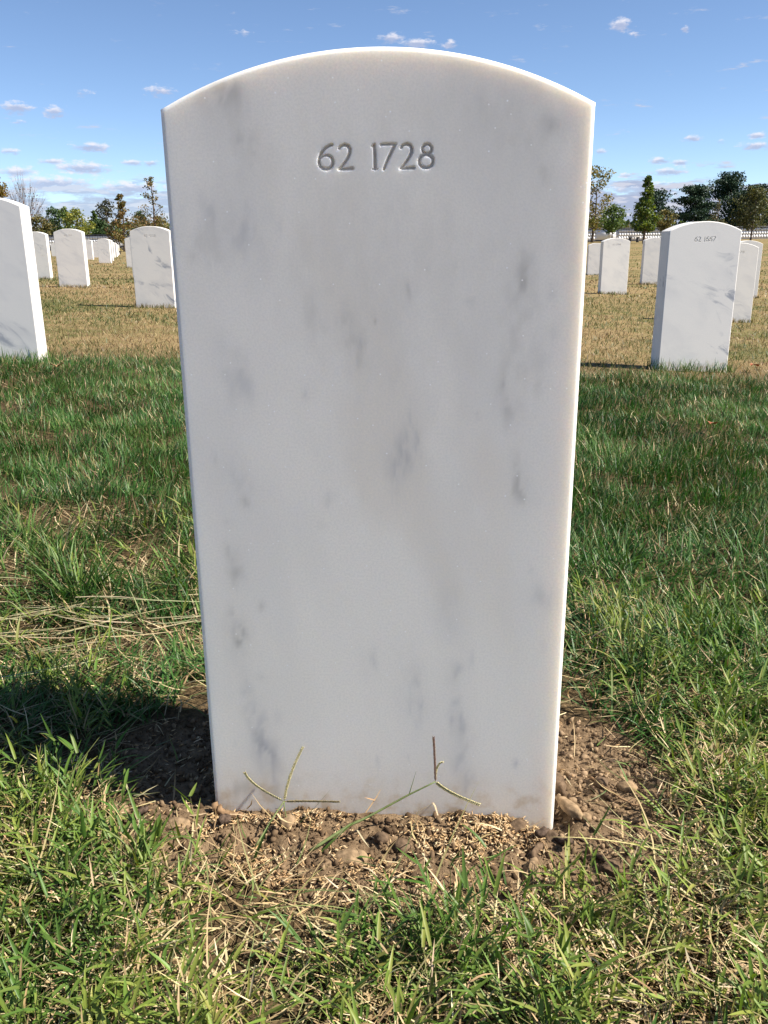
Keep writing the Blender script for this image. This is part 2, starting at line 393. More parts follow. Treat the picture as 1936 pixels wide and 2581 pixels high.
def ground(x, y):
    x = np.asarray(x, float); y = np.asarray(y, float); sh = np.broadcast(x, y).shape
    x = np.broadcast_to(x, sh).ravel(); y = np.broadcast_to(y, sh).ravel()
    q = _uv(x, y); out = np.empty(len(q))
    for i in range(0, len(q), 20000):
        s = q[i:i + 20000]
        out[i:i + 20000] = _k(((s[:, None] - _P[None]) ** 2).sum(-1)) @ _w[:_n] + _w[_n] + s @ _w[_n + 1:]
    s = soil_mask(x, y)
    near = 1 - sstep(np.hypot(x, y), 1.5, 4)
    out = out + near * (1 - s) * (0.034 * (vnoise(x, y, 5.5, 31) - 0.5) + 0.010 * (vnoise(x, y, 17, 33) - 0.5))
    for hx, hy, hr, hd in ((.52, .47, .13, .030), (-.43, .62, .12, .016), (.42, .95, .15, .018), (-.30, 1.15, .18, .018)):
        out = out - hd * np.exp(-(((x - hx) / hr) ** 2 + ((y - hy) / (hr * .55)) ** 2))
    lump = 0.013 * (vnoise(x, y, 26, 41) - 0.5) + 0.008 * (vnoise(x, y, 62, 43, 3) - 0.5) + .004 * (vnoise(x, y, 150, 45, 1) - .5)
    fx = np.where(x > 0.137, -0.013, 0.0) * (y < 0.02) * (y > -0.028) * (x < .18)
    out = out + s * (lump - 0.004 + fx) + s * sstep(0.04 - y, 0, 0.05) * 0.005 * (x < 0.12)
    far = sstep(np.hypot(x, y), 4, 9) * (1 - sstep(np.hypot(x, y), 120, 200))
    out = out + far * 0.03 * (vnoise(x, y, 0.55, 51) - 0.5)
    return out.reshape(sh)


def graded(core0, core1, step, lo, hi, grow):
    c = list(np.arange(core0, core1 + 1e-9, step)); a = c[-1]; s = step
    while a < hi: s *= grow; a += s; c.append(a)
    a = c[0]; s = step; left = []
    while a > lo: s *= grow; a -= s; left.append(a)
    return np.array(left[::-1] + c)


gxs = graded(-0.42, 0.42, 0.0055, -420, 420, 1.11); gys = graded(-0.26, 0.32, 0.0055, -45, 420, 1.09)
GX, GY = np.meshgrid(gxs, gys)
GZ = ground(GX, GY); SM = soil_mask(GX.ravel(), GY.ravel())
nx, ny = len(gxs), len(gys)
idx = np.arange(nx * ny).reshape(ny, nx)
GQ = np.stack([idx[:-1, :-1], idx[:-1, 1:], idx[1:, 1:], idx[1:, :-1]], -1).reshape(-1, 4)

m, n, b = new_mat('turf_ground')
P = n.n('ShaderNodeNewGeometry').outputs['Position']
px_, py_, pz_ = n.xyz(P)
P2 = n.comb(px_, py_, 0.0)
sa = n.n('ShaderNodeAttribute', attribute_name='soil').outputs['Fac']
thn = n.noise(P2, 160, 5, 0.65)
thatch = n.mix(n.mr(thn, 0.35, 0.7), (0.040, 0.029, 0.016), (0.15, 0.105, 0.055))
son = n.noise(P2, 95, 7, 0.68)
soil = n.mix(n.mr(son, 0.3, 0.72), (0.105, 0.070, 0.042), (0.27, 0.190, 0.115))
pale = n.noise(P2, 28, 4, 0.6)
soil = n.mix(n.mr(pale, 0.55, 0.72, 0, 0.5), soil, (0.33, 0.235, 0.145))
# the open lawn: straw-dry with greener patches
l1 = n.noise(P2, 0.55, 5, 0.6); l2 = n.noise(P2, 5.0, 6, 0.7); l3 = n.noise(P2, 40.0, 4, 0.7)
dry = n.mix(n.mr(l3, 0.3, 0.7), (0.16, 0.115, 0.055), (0.34, 0.25, 0.125))
grn = n.mix(n.mr(l3, 0.3, 0.7), (0.07, 0.085, 0.025), (0.17, 0.16, 0.06))
lawn = n.mix(n.mr(n.m('ADD', n.m('MULTIPLY', l1, 0.6), n.m('MULTIPLY', l2, 0.4)), 0.46, 0.60, 0, 0.9), dry, grn)
farf = n.mr(py_, 2.6, 4.0)
colr = n.mix(farf, thatch, lawn)
colr = n.mix(sa, colr, soil)
n.put(b.inputs['Base Color'], colr); b.inputs['Roughness'].default_value = 1.0; b.inputs['Specular IOR Level'].default_value = 0.08
bp = n.n('ShaderNodeBump'); bp.inputs['Strength'].default_value = 0.9; bp.inputs['Distance'].default_value = 0.004
n.put(bp.inputs['Height'], n.m('ADD', son, n.m('MULTIPLY', n.noise(P2, 330, 5, 0.7), 0.6))); n.put(b.inputs['Normal'], bp.outputs[0])
M_GROUND = m
tag(obj('ground', mesh_np('ground', np.stack([GX.ravel(), GY.ravel(), GZ.ravel()], -1), GQ, M_GROUND, True, attrs={'soil': SM})), kind='structure')


def gz(x, y): return float(ground(np.array([x]), np.array([y]))[0])


# ------------------------------------------------------------------ headstones
GL = {  # carved figures: strokes of (x, z) with half width, unit = figure height
 '6': (.64, [([(.54,.94),(.40,.89),(.25,.78),(.14,.62),(.08,.45),(.065,.31),(.115,.165),(.21,.085),(.33,.062),(.46,.105),(.54,.21),(.56,.345),(.53,.465),(.44,.545),(.33,.566),(.21,.53),(.115,.45)], [.06,.062,.062,.062,.064,.064,.064,.064,.064,.064,.064,.064,.062,.056,.05,.045,.04])]),
 '2': (.56, [([(.08,.80),(.14,.89),(.27,.935),(.40,.89),(.46,.78),(.45,.64),(.38,.47),(.27,.30),(.15,.15),(.06,.06)], [.05,.055,.062,.066,.068,.066,.062,.058,.052,.045]), ([(.05,.05),(.30,.055),(.53,.075)], [.045,.055,.07])]),
 '1': (.26, [([(.04,.86),(.13,.92),(.15,.60),(.15,.06)], [.03,.062,.064,.066]), ([(.06,.035),(.24,.035)], [.03,.03])]),
 '7': (.58, [([(.03,.93),(.30,.935),(.55,.94)], [.05,.056,.05]), ([(.03,.93),(.035,.85)], [.03,.02]), ([(.53,.92),(.40,.66),(.26,.36),(.13,.04)], [.05,.066,.066,.058])]),
 '8': (.66, [([(.36 + .165 * math.cos(t), .745 + .175 * math.sin(t)) for t in np.linspace(0, 2 * math.pi, 17)], [.058] * 17), ([(.33 + .245 * math.cos(t), .305 + .24 * math.sin(t)) for t in np.linspace(0, 2 * math.pi, 19)], [.064] * 19)]),
 '0': (.64, [([(.32 + .235 * math.cos(t), .50 + .43 * math.sin(t)) for t in np.linspace(0, 2 * math.pi, 21)], [.062] * 21)]),
 ' ': (.55, []),
 'D': (.70, [([(.10,.06),(.10,.94)], [.06,.06]), ([(.10,.93),(.36,.90),(.56,.74),(.62,.50),(.56,.26),(.36,.10),(.10,.07)], [.05] * 7)]),
 'A': (.70, [([(.06,.05),(.34,.94)], [.05, .06]), ([(.34,.94),(.62,.05)], [.06,.07]), ([(.16,.35),(.52,.35)], [.045,.045])]),
 'V': (.70, [([(.06,.95),(.34,.06)], [.06, .05]), ([(.34,.06),(.62,.95)], [.05,.06])]),
}
GL['9'] = (.64, [([(.64 - x, 1 - z) for x, z in GL['6'][1][0][0]], GL['6'][1][0][1])])


def text_strokes(text, width, cx, z0, h):
    adv = [GL[c][0] + (0.075 if c != ' ' else 0) for c in text]; tot = sum(adv) - 0.075
    sx = width / tot; x = cx - width / 2; out = []
    for c, a_ in zip(text, adv):
        segs = []
        for pts, ws in GL[c][1]:
            P_ = [(x + p[0] * sx, z0 + p[1] * h) for p in pts]
            for i in range(len(P_) - 1): segs.append((P_[i], P_[i + 1], ws[i] * h * 1.22, ws[i + 1] * h * 1.22))
        if segs: out.append((c, segs))
        x += a_ * sx
    return out


def sdf(X, Z, segs):
    best = np.full(X.shape, -1.0)
    for (ax, az), (bx, bz), r0, r1 in segs:
        ex, ez = bx - ax, bz - az; L = ex * ex + ez * ez + 1e-12
        t = np.clip(((X - ax) * ex + (Z - az) * ez) / L, 0, 1)
        d = (r0 + (r1 - r0) * t) - np.hypot(X - ax - t * ex, Z - az - t * ez)
        best = np.maximum(best, d)
    return best


def make_stone(name, mat, W_=0.33, T_=0.102, HS=0.636, SAG=0.0405, bevel=0.0036, bury=0.30, lines=(), res=None, depth=0.0030, bevseg=4, colour=None):
    """upright slab, origin at the middle of the front foot; lines = [(text, width, cx, z, h)]"""
    b_ = bevel; w = W_ / 2 - b_
    Rr = (W_ * W_ / 4 + SAG * SAG) / (2 * SAG); cz = HS + SAG - Rr; Ri = Rr - b_
    glyphs = []
    for ln in lines: glyphs += text_strokes(*ln)
    ztopl = HS - 0.012
    xs = list(np.linspace(-w, w, 41)); zs = [-bury, -0.05, 0.02, 0.1, 0.2, 0.3, 0.4, 0.48, 0.55, ztopl]
    if colour: xs = list(np.linspace(-w, w, 111)); zs = [-bury, -.1] + list(np.linspace(-.03, ztopl, 165))
    if glyphs:
        allp = np.array([p for _, sg in glyphs for s_ in sg for p in (s_[0], s_[1])])
        x0, x1 = allp[:, 0].min() - .004, allp[:, 0].max() + .004; z0, z1 = allp[:, 1].min() - .004, allp[:, 1].max() + .004
        xs = [v for v in xs if v < x0 - .003 or v > x1 + .003] + list(np.linspace(x0, x1, int((x1 - x0) / res) + 1))
        zs = [v for v in zs if v < z0 - .003 or v > z1 + .003] + list(np.linspace(z0, z1, int((z1 - z0) / res) + 1))
    xs = np.array(sorted(xs)); zs = np.array(sorted(zs))
    ztopmax = zs[-1]
    top = cz + np.sqrt(Ri * Ri - xs * xs)
    extra = np.linspace(0, 1, 9)[1:]
    X = np.tile(xs, (len(zs) + 8, 1)); Z = np.vstack([np.tile(zs[:, None], (1, len(xs)))] + [ztopmax + (top - ztopmax)[None] * t for t in extra])
    D = np.zeros_like(X); nr, nc = X.shape
    numerals = []
    for c, sg in glyphs:
        s_ = sdf(X, Z, sg); d_ = np.clip(s_ * 3.2, 0, depth); D = np.maximum(D, d_)
        numerals.append((c, s_))
    V = np.stack([X, D, Z], -1).reshape(-1, 3)
    I = np.arange(nr * nc).reshape(nr, nc)
    Q = np.stack([I[:-1, :-1], I[:-1, 1:], I[1:, 1:], I[1:, :-1]], -1).reshape(-1, 4)
    # rim loop: left side up, over the arch, right side down
    rim = list(I[:, 0]) + list(I[-1, 1:]) + list(I[:-1, -1][::-1])
    L = V[rim]; nrm = np.zeros((len(rim), 2)); nl = nr
    nrm[:nl] = (-1, 0); nrm[-(nr - 1):] = (1, 0)
    ar = L[nl - 1:nl - 1 + nc]; av = np.stack([ar[:, 0], ar[:, 2] - cz], -1); av /= np.linalg.norm(av, axis=1, keepdims=True)
    nrm[nl - 1:nl - 1 + nc] = av
    for i_, sx_ in ((nl - 1, -1), (nl - 1 + nc - 1, 1)):
        q = av[0 if sx_ < 0 else -1] + np.array([sx_, 0]); nrm[i_] = q / np.linalg.norm(q) * 1.22
    rings = [np.array(rim)]; Vs = [V]; k = len(V)
    def ring(off, yy):
        nonlocal k
        Pn = np.stack([L[:, 0] + nrm[:, 0] * off, np.full(len(L), yy), L[:, 2] + nrm[:, 1] * off], -1)
        Vs.append(Pn); rings.append(np.arange(k, k + len(L))); k += len(L)
    for j in range(1, bevseg + 1):
        t = j / bevseg * math.pi / 2; ring(b_ * math.sin(t), b_ * (1 - math.cos(t)))
    for yy in (T_ * .3, T_ * .6): ring(b_, yy)
    for j in range(0, bevseg + 1):
        t = j / bevseg * math.pi / 2; ring(b_ * math.cos(t), T_ - b_ + b_ * math.sin(t))
    Fq = [Q]; sm = [np.zeros(len(Q), bool)]
    for ri, (a_, c_) in enumerate(zip(rings[:-1], rings[1:])):
        Fq.append(np.stack([a_[:-1], a_[1:], c_[1:], c_[:-1]], -1))
        sm.append(np.full(len(a_) - 1, ri < bevseg or ri > bevseg + 2))
    # back face: strips between the left and right halves of the last ring
    last = rings[-1]; lft = last[:nr]; rgt = last[-(nr - 1):][::-1]; rgt = np.concatenate([rgt, [last[nl - 1 + nc - 1]]])
    Fq.append(np.stack([rgt[:-1], lft[:-1], lft[1:], rgt[1:]], -1))
    topi = last[nl - 1:nl - 1 + nc]; hcount = nc // 2
    tri = [(topi[i], topi[i + 1], topi[nc - 1 - i]) for i in range(hcount)] + [(topi[i + 1], topi[nc - 2 - i], topi[nc - 1 - i]) for i in range(hcount - 1)]
    tri = np.array([t for t in tri if len(set(t)) == 3])
    Va = np.vstack(Vs); sm = np.concatenate(sm + [np.zeros(sum(map(len, Fq)) + len(tri) - sum(map(len, sm)), bool)])
    me = mesh_np(name, Va, [np.vstack(Fq), tri], mat, sm, colour(Va) if colour else None)
    kids = []
    for c, s_ in numerals:
        cell = (s_[:-1, :-1] > depth / 3.2 * .85) & (s_[1:, :-1] > depth / 3.2 * .85) & (s_[:-1, 1:] > depth / 3.2 * .85) & (s_[1:, 1:] > depth / 3.2 * .85)
        q = Q.reshape(nr - 1, nc - 1, 4)[cell]
        if not len(q): continue
        used, inv = np.unique(q, return_inverse=True)
        Vn = V[used].copy(); Vn[:, 1] -= 0.0002
        kids.append((c, mesh_np('numeral', Vn, inv.reshape(-1, 4), M_NUM, True)))
    return me, kids


def stone(label, loc, rotz, mat, vein=1.0, tilt=(0, 0), **kw):
    me, kids = make_stone('headstone', mat, **kw)
    o = obj('headstone', me, None, loc, rotz); o['vein'] = float(vein)
    o.rotation_euler = (tilt[0], tilt[1], rotz)
    tag(o, label, 'headstone', 'white marble headstones in rows')
    for c, km in kids:
        nm = 'numeral' if c.isdigit() else 'letter'
        ko = obj(nm, km, o)
    return o


PSI = rad(-2.505)
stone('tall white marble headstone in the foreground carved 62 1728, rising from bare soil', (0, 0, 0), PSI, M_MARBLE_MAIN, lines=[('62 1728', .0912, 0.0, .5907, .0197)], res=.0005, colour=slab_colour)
HV = .585


def far_stone(label, x, y, zb, yaw=0.0, vein=1.0, text=None, tilt=(0, 0), lines=None, res=.0011):
    z = zb - .03
    if lines is None: lines = [(text, .097, 0.0, HV + .03 - .046, .0215)] if text else []
    return stone(label, (x, y, z), rad(yaw), M_MARBLE, vein, tilt, HS=HV + .03, lines=lines, res=res, bevseg=3, depth=.0035)


far_stone('large white headstone cut off by the left edge, its right side in bright sun', -1.617, 2.97, .104, 0.8, 1.25)
far_stone('grey-white headstone with engraved lettering, half hidden behind the leftmost headstone', -4.954, 12.21, .097, 0, .5, lines=[('D', .022, .10, .44, .03), ('AV', .05, .075, .395, .03), ('AA', .05, .09, .32, .024)])
far_stone('thin sliver of headstone showing beyond the lettered headstone at left', -11.96, 31.2, .101, 0, .4)
far_stone('whole headstone left of the smoky-veined one, its sunlit right side showing', -3.62, 9.75, .09, 0.5, .55, '62 1710')
far_stone('narrow headstone edge just left behind the whole left headstone', -7.68, 20.96, .102, 0, .4)
far_stone('distant shaded headstone edge between two left headstones, in front of the columbarium', -16.78, 45.5, .001, 0, .4)
far_stone('headstone edge just to the right behind the whole left headstone, lit side narrow', -10.07, 30.15, .075, 0, .4)
far_stone('plain distant headstone tucked behind the front stone of the receding left file', -12.22, 37.8, .009, 0, .4)
far_stone('front headstone of the receding file at left, whole pale face showing', -7.63, 24.05, .068, 0, .6)
file_lab = ['second headstone of the receding file at left, only its lit side showing', 'third headstone of the receding file at left, a lit sliver', 'fourth headstone of the receding file at left, a thin lit sliver',
            'fifth headstone of the receding file at left, a very thin sliver', 'last headstone of the receding file, beside the yellow flowers']
for lb, (x, y, z) in zip(file_lab, [(-8.636, 27.62, .071), (-11.123, 36.22, .029), (-12.353, 40.74, -.006), (-14.939, 49.78, -.062), (-17.742, 59.65, -.128)]):
    far_stone(lb, x, y, z, 0, .3)
far_stone('headstone with dark smoky veins carved 62 1609, left of the foreground stone', -1.91, 6.76, .053, -1.0, 1.6, '62 1609', res=.0007)
far_stone('headstone edge peeking out left behind the smoky-veined headstone', -3.549, 12.63, .065, 0, .4)
far_stone('farther headstone edge peeking out left behind the smoky-veined headstone', -5.542, 19.37, .063, 0, .4)
far_stone('large headstone at right carved 62 1667 with shaded left side, standing in green grass', 1.447, 3.31, -.014, 3.5, 1.25, '62 1667', tilt=(0, rad(.0)), res=.0006)
far_stone('whole small headstone between the foreground stone and the 62 1667 stone', 2.828, 10.1, -.07, 4.0, .5, '62 1706')
far_stone('distant headstone whose left half hides behind the foreground stone, at right', 4.485, 18.02, -.157, 0, .4)
far_stone('headstone with a small dark spot, partly hidden by the 62 1667 stone', 4.091, 12.71, -.065, 0, .4)
far_stone('headstone just right of the 62 1667 stone, partly covered by it', 2.982, 6.77, -.123, 1.5, .6, '62 1701')
far_stone('rearmost headstone at the right edge, its arched top above the one before it', 4.333, 9.89, -.114, 0, .5)
STONES = [(o.location.x, o.location.y, o.rotation_euler.z) for o in bpy.data.objects if o.name.startswith('headstone')]


def on_stone(x, y, mg):
    hit = np.zeros(x.shape, bool)
    for sx, sy, rz in STONES:
        c, s = math.cos(rz), math.sin(rz); lx = (x - sx) * c + (y - sy) * s; ly = -(x - sx) * s + (y - sy) * c
        hit |= (np.abs(lx) < .165 + mg) & (ly > -mg) & (ly < .102 + mg)
    return hit


# ------------------------------------------------------------------ columbarium wall and bench
def wz(x): return 0.0028 * (x + 33.4)


WX0, WX1, WY = -62.0, 74.0, 90.0
root = obj('columbarium_wall', None, None, (0, WY, 0))
tag(root, 'long low white columbarium wall with rows of niche covers under the trees', 'wall')


def sheared(mb_):
    for v in mb_.V: v[:, 2] += wz(v[:, 0])
    return mb_


def longbox(x0, x1, y0, y1, z0, z1):
    mb_ = MB()
    mb_.box(x0, x1, y0, y1, z0, z1); return sheared(mb_)


obj('wall_core', longbox(WX0, WX1, 0.06, 0.9, 0.34, 1.36).mesh('wall_core', M_NICHEBACK), root)
obj('coping', longbox(WX0 - .1, WX1 + .1, -0.08, 1.0, 1.362, 1.48).mesh('coping', M_DARKCAP), root)
obj('plinth', longbox(WX0, WX1, 0.0, 0.95, 0.2, 0.338).mesh('plinth', M_DARKCAP), root)
mbk = MB(); rr = random.Random(4)
x = WX0
while x < WX1:
    w_ = rr.uniform(.25, .6); 
    for k in range(2):
        mbk.box(x + .02, x + w_ - .02, -rr.uniform(.03, .12), .5, -0.35 + k * .27, -0.10 + k * .27 + rr.uniform(0, .03))
    x += w_
tag(obj('rubble_base', sheared(mbk).mesh('rubble_base', M_FIELD), root), kind='stuff')
mbn = MB(); mbd = MB(); x = WX0
while x < WX1 - .3:
    if 21.6 < x < 23.6:
        x += .26; continue
    for k in range(3):
        mbn.box(x + .014, x + .246, 0.0, .07, .372 + k * .33, .372 + k * .33 + .302)
        mbd.box(x - .020, x + .020, -.012, .05, .372 + k * .33 + .298, .372 + k * .33 + .336)
    x += .26
tag(obj('niche_covers', sheared(mbn).mesh('niche_covers', M_NICHE), root), kind='stuff')
tag(obj('rosettes', sheared(mbd).mesh('rosettes', M_FIELD), root), kind='stuff')
obj('end_panel', longbox(21.62, 23.55, -.02, .07, .372, 1.355).mesh('end_panel', M_NICHE), root)
mbm = MB(); th = np.linspace(0, 2 * np.pi, 21)[:-1]
mbm.add([(22.9 + .26 * math.cos(t), yy, .97 + .34 * math.sin(t)) for yy in (-.05, -.015) for t in th], [(i, (i + 1) % 20, 20 + (i + 1) % 20, 20 + i) for i in range(20)], [(0, i + 1, i) for i in range(1, 19)])
obj('medallion', sheared(mbm).mesh('medallion', M_NICHE), root)

root = obj('garden_bench', None, None, (19.95, 70.6, gz(19.95, 70.6)))
tag(root, 'small backless concrete bench on two dark legs before the columbarium', 'bench')
mb_ = MB(); mb_.box(-.42, .42, -.2, .2, .38, .46); obj('seat', mb_.mesh('seat', M_BENCH), root)
for sx in (-1, 1):
    mb_ = MB(); mb_.box(sx * .30 - .07, sx * .30 + .07, -.15, .15, -.05, .378); obj('leg', mb_.mesh('leg', M_BENCHLEG), root)


# ------------------------------------------------------------------ trees
def leaf_mesh(name, C_, size, cols, r_, mat, flat=0.0, elong=1.5):
    N_ = len(C_); d = r_.normal(size=(N_, 3)); d[:, 2] *= (1 - flat); d /= np.linalg.norm(d, axis=1, keepdims=True)
    q = r_.normal(size=(N_, 3)); s_ = np.cross(d, q); s_ /= np.linalg.norm(s_, axis=1, keepdims=True) + 1e-9
    L = (size * elong)[:, None] * d; S = (size * .5)[:, None] * s_
    V = np.stack([C_ - L * .5, C_ + S, C_ + L * .5, C_ - S], 1).reshape(-1, 3)
    Fc = np.arange(4 * N_).reshape(-1, 4)
    return mesh_np(name, V, Fc, mat, False, np.repeat(cols, 4, axis=0))


def tree(kind, label, x, y, top, bot, hw, cols, seed, n=2600, leaf=.16, cat='tree', trunk_r=None, name='tree', bark=None, mat=None, dense=1.0, group='trees behind the headstones'):
    r_ = np.random.RandomState(seed); z0 = gz(x, y); top -= z0; bot = max(bot - z0, .25)
    root = obj(name, None, None, (x, y, z0)); tag(root, label, cat, group)
    H_ = top - bot; tr = trunk_r or .018 * top + .02
    mb_ = MB(); bend = r_.normal(0, .12, 2)
    tz = np.linspace(-.2, top * (.97 if kind in ('cone', 'spire', 'bare') else .80), 8)
    tp = np.stack([bend[0] * np.sin(tz / top * 2.5), bend[1] * np.sin(tz / top * 2), tz], -1)
    mb_.tube(tp, np.linspace(tr, tr * .15, 8), 6)
    cl = []     # clump centres (x, y, z, radius)
    def prof(t):
        if kind == 'cone': return (1 - t) ** .75 * (0.55 + .45 * min(1, t * 5))
        if kind == 'spire': return (1.0 * math.sqrt(max(0, 1 - ((t - .24) / .36) ** 2)) if t < .52 else .50 * (1 - t) / .48 + .06)
        if kind == 'pine': return .55 + .45 * math.sin(math.pi * min(1, t * 1.15 + .1)) if t < .8 else .75 * (1 - t) / .2 + .12
        return math.sqrt(max(0.02, 1 - (2 * t - 1) ** 2)) * (1.0 - .22 * (t - .5))
    nb = {'bare': 46, 'pine': 44, 'cone': 60, 'spire': 40}.get(kind, 36)
    for i in range(nb):
        t = (i + r_.rand()) / nb
        if kind == 'spire' and r_.rand() < .25: t = r_.rand() * .5
        an = r_.rand() * 6.283; rr_ = hw * prof(t) * r_.uniform(.55, 1.08)
        zz = bot + t * H_
        zb_ = max(bot * .75, zz - rr_ * (.9 if kind != 'pine' else .15) * r_.uniform(.5, 1.1))
        if kind == 'bare': zb_ = bot * .8 + (zz - bot) * .35
        tip = np.array([math.cos(an) * rr_, math.sin(an) * rr_, zz])
        b0 = np.array([np.interp(zb_, tz, tp[:, 0]), np.interp(zb_, tz, tp[:, 1]), zb_])
        mid = (b0 + tip) / 2 + np.array([0, 0, (-.06 if kind != 'pine' else -.10) * rr_])
        pp = np.array([b0, mid, tip]); pp = np.vstack([b0, (b0 + 2 * mid + tip) / 4, tip])
        mb_.tube(pp, [tr * .32 * (1 - .6 * t), tr * .2 * (1 - .6 * t), tr * .05], 4)
        for s_ in ((.45, .7, .9, 1.0) if kind != 'bare' else (.8, 1.0)):
            c = b0 + (tip - b0) * s_; cl.append((*c, hw * (.13 + .10 * r_.rand()) * (1 if kind not in ('spire', 'cone') else .85 - .4 * t)))
        if kind == 'bare':
            for _ in range(7):
                s_ = r_.uniform(.3, .95); c = b0 + (tip - b0) * s_; dd = (tip - b0) * .35 + r_.normal(0, .25, 3) + np.array([0, 0, .35])
                mb_.tube(np.array([c, c + dd * .6, c + dd]), [.014, .010, .005], 3)
    obj('trunk', mb_.mesh('trunk', bark or M_BARK, True), root)
    cl = np.array(cl)
    keep = r_.rand(len(cl)) < dense
    cl = cl[keep]
    k = r_.randint(0, len(cl), n)
    sc = cl[k, 3:4]
    off = r_.normal(size=(n, 3)); off *= np.minimum(1, 1.7 / (np.linalg.norm(off, axis=1, keepdims=True) + 1e-6)); off = off * sc * (np.array([1, 1, .62]) if kind != 'pine' else np.array([1.45, 1.45, .42]))
    if kind == 'pine': off[:, 2] += np.hypot(off[:, 0], off[:, 1]) * .25
    C_ = cl[k, :3] + off
    ctone = r_.rand(len(cl)); ci = np.clip((ctone[k] * .75 + r_.rand(n) * .45), 0, .999)
    cols = np.array(cols); cc = cols[(ci * len(cols)).astype(int)] * r_.uniform(.75, 1.25, (n, 1))
    obj('crown', leaf_mesh('crown', C_, leaf * r_.uniform(.6, 1.3, n), cc, r_, mat or M_LEAF, elong=1.3 if kind != 'pine' else 2.2), root)
    return root


DG = [(.022, .045, .016), (.035, .065, .022), (.05, .085, .028)]; DG = [tuple(1.25 * v for v in c) for c in DG]
MG = [(.035, .065, .015), (.06, .10, .022), (.10, .14, .035)]; MG = [tuple(1.25 * v for v in c) for c in MG]
YG = [(.10, .12, .02), (.17, .18, .03), (.24, .23, .05), (.12, .15, .03)]; YG = [tuple(1.25 * v for v in c) for c in YG]
OL = [(.07, .065, .02), (.11, .095, .03), (.16, .13, .045), (.06, .07, .02)]; OL = [tuple(1.25 * v for v in c) for c in OL]
BR = [(.13, .075, .03), (.18, .11, .04), (.09, .08, .025), (.07, .08, .02), (.20, .14, .05)]; BR = [tuple(1.25 * v for v in c) for c in BR]
GO = [(.16, .10, .025), (.20, .13, .03), (.11, .09, .02)]; GO = [tuple(1.25 * v for v in c) for c in GO]
RD = [(.20, .09, .06), (.16, .08, .05), (.12, .06, .04)]
PN = [(.014, .034, .018), (.022, .048, .024), (.032, .062, .030)]
tree('round', 'golden brown tree at the left edge above the leftmost headstone', -42.3, 100, 7.7, 1.4, 1.75, GO, 1, 3200, .17)
tree('bare', 'nearly leafless tree with reddish twigs behind the leftmost headstone', -38.1, 97, 6.95, 1.2, 2.0, RD, 2, 260, .12, bark=M_BARKGREY)
tree('round', 'brownish olive shrubby tree above the lettered headstone', -36.5, 96, 3.4, .4, 1.6, OL, 3, 2200)
tree('round', 'dark green broad tree at left, leftmost of the green tree line', -37.6, 104, 4.5, .6, 1.5, DG, 4, 2600)
tree('round', 'dark green narrow tree next to the yellow-green one', -35.6, 102, 4.55, .6, 1.1, MG, 5, 2000)
tree('round', 'bright yellow-green tree behind the whole left headstone', -32.4, 96, 4.1, .5, 1.55, YG, 6, 2600)
tree('cone', 'small pointed green tree right of the yellow-green tree', -31.8, 100, 4.1, .5, 1.0, MG, 7, 1700)
tree('round', 'dark open-crowned tree with gaps standing over the left tree line', -32.2, 106, 5.4, 2.4, 1.55, [(.05, .045, .025), (.07, .065, .03), (.04, .05, .02)], 8, 1500, dense=.7)
tree('round', 'low bluish green bushy tree below the open-crowned tree', -30.7, 98, 3.1, .4, 1.2, DG, 9, 2000)
tree('spire', 'young brown-leaved tree with a thin spire, overhanging the columbarium', -21.9, 76, 4.5, .75, 1.45, BR, 10, 2300, .13)
tree('spire', 'tall sparse young tree with brown leaves left of the foreground stone', -20.3, 80, 6.25, 1.2, 1.75, BR, 11, 1500, .12)
tree('round', 'small dark green tree between the two sparse brown trees', -26.2, 98, 3.9, .4, 1.0, DG, 12, 1500)
tree('round', 'brown-green bush filling the gap under the sparse trees', -23.6, 96, 3.2, .4, 1.5, OL, 13, 1900)
tree('round', 'tall thin-leaved yellow-green tree right beside the foreground stone', 17.9, 76, 6.25, 1.5, 1.95, [(.16, .15, .04), (.22, .19, .06), (.12, .13, .03), (.25, .19, .07)], 14, 2200, .15, dense=.85)
tree('round', 'small round green tree under the tall yellow-green tree', 18.6, 72, 3.05, 1.25, 1.25, MG, 15, 2300, .12)
tree('cone', 'bright green pyramid-shaped young tree right of the foreground stone', 19.1, 65, 4.8, 1.2, 1.2, [(.06, .10, .02), (.10, .15, .025), (.17, .21, .035), (.045, .08, .02)], 16, 3400, .13)
tree('pine', 'dark pine with a branch reaching right behind the pyramid tree', 32.6, 108, 5.85, .9, 2.3, PN, 17, 4200, .15, mat=M_NEEDLE)
tree('round', 'small olive round tree between the pyramid tree and the pines', 26.5, 84, 3.05, 1.35, 1.1, OL, 18, 1900, .13)
tree('pine', 'leftmost of the big dark pines at right', 38.8, 112, 6.5, .6, 2.7, PN, 19, 8500, .16, mat=M_NEEDLE)
tree('pine', 'tallest dark pine at right with spreading top branches', 45.3, 118, 8.15, .6, 3.3, PN, 20, 11500, .16, mat=M_NEEDLE)
tree('pine', 'dark pine right of the tallest pine, behind the forked olive tree', 47.2, 114, 6.6, .6, 2.4, PN, 21, 7500, .16, mat=M_NEEDLE)
tree('spire', 'thin pale olive shrub in front of the big pines', 35.4, 95, 4.6, .6, 1.1, [(.16, .14, .06), (.11, .11, .05)], 22, 700, .12, dense=.7)
tree('round', 'olive tree with forked dark trunk at the right edge', 26.9, 65, 3.9, 1.35, 1.45, [(.045, .055, .018), (.07, .078, .024), (.10, .098, .032)], 23, 2600, .12, trunk_r=.075)
tree('cone', 'yellowish conifer tip at the right edge behind the forked tree', 42.9, 100, 6.6, .6, 1.3, [(.07, .08, .02), (.12, .11, .03), (.03, .05, .02)], 24, 2200, .14)
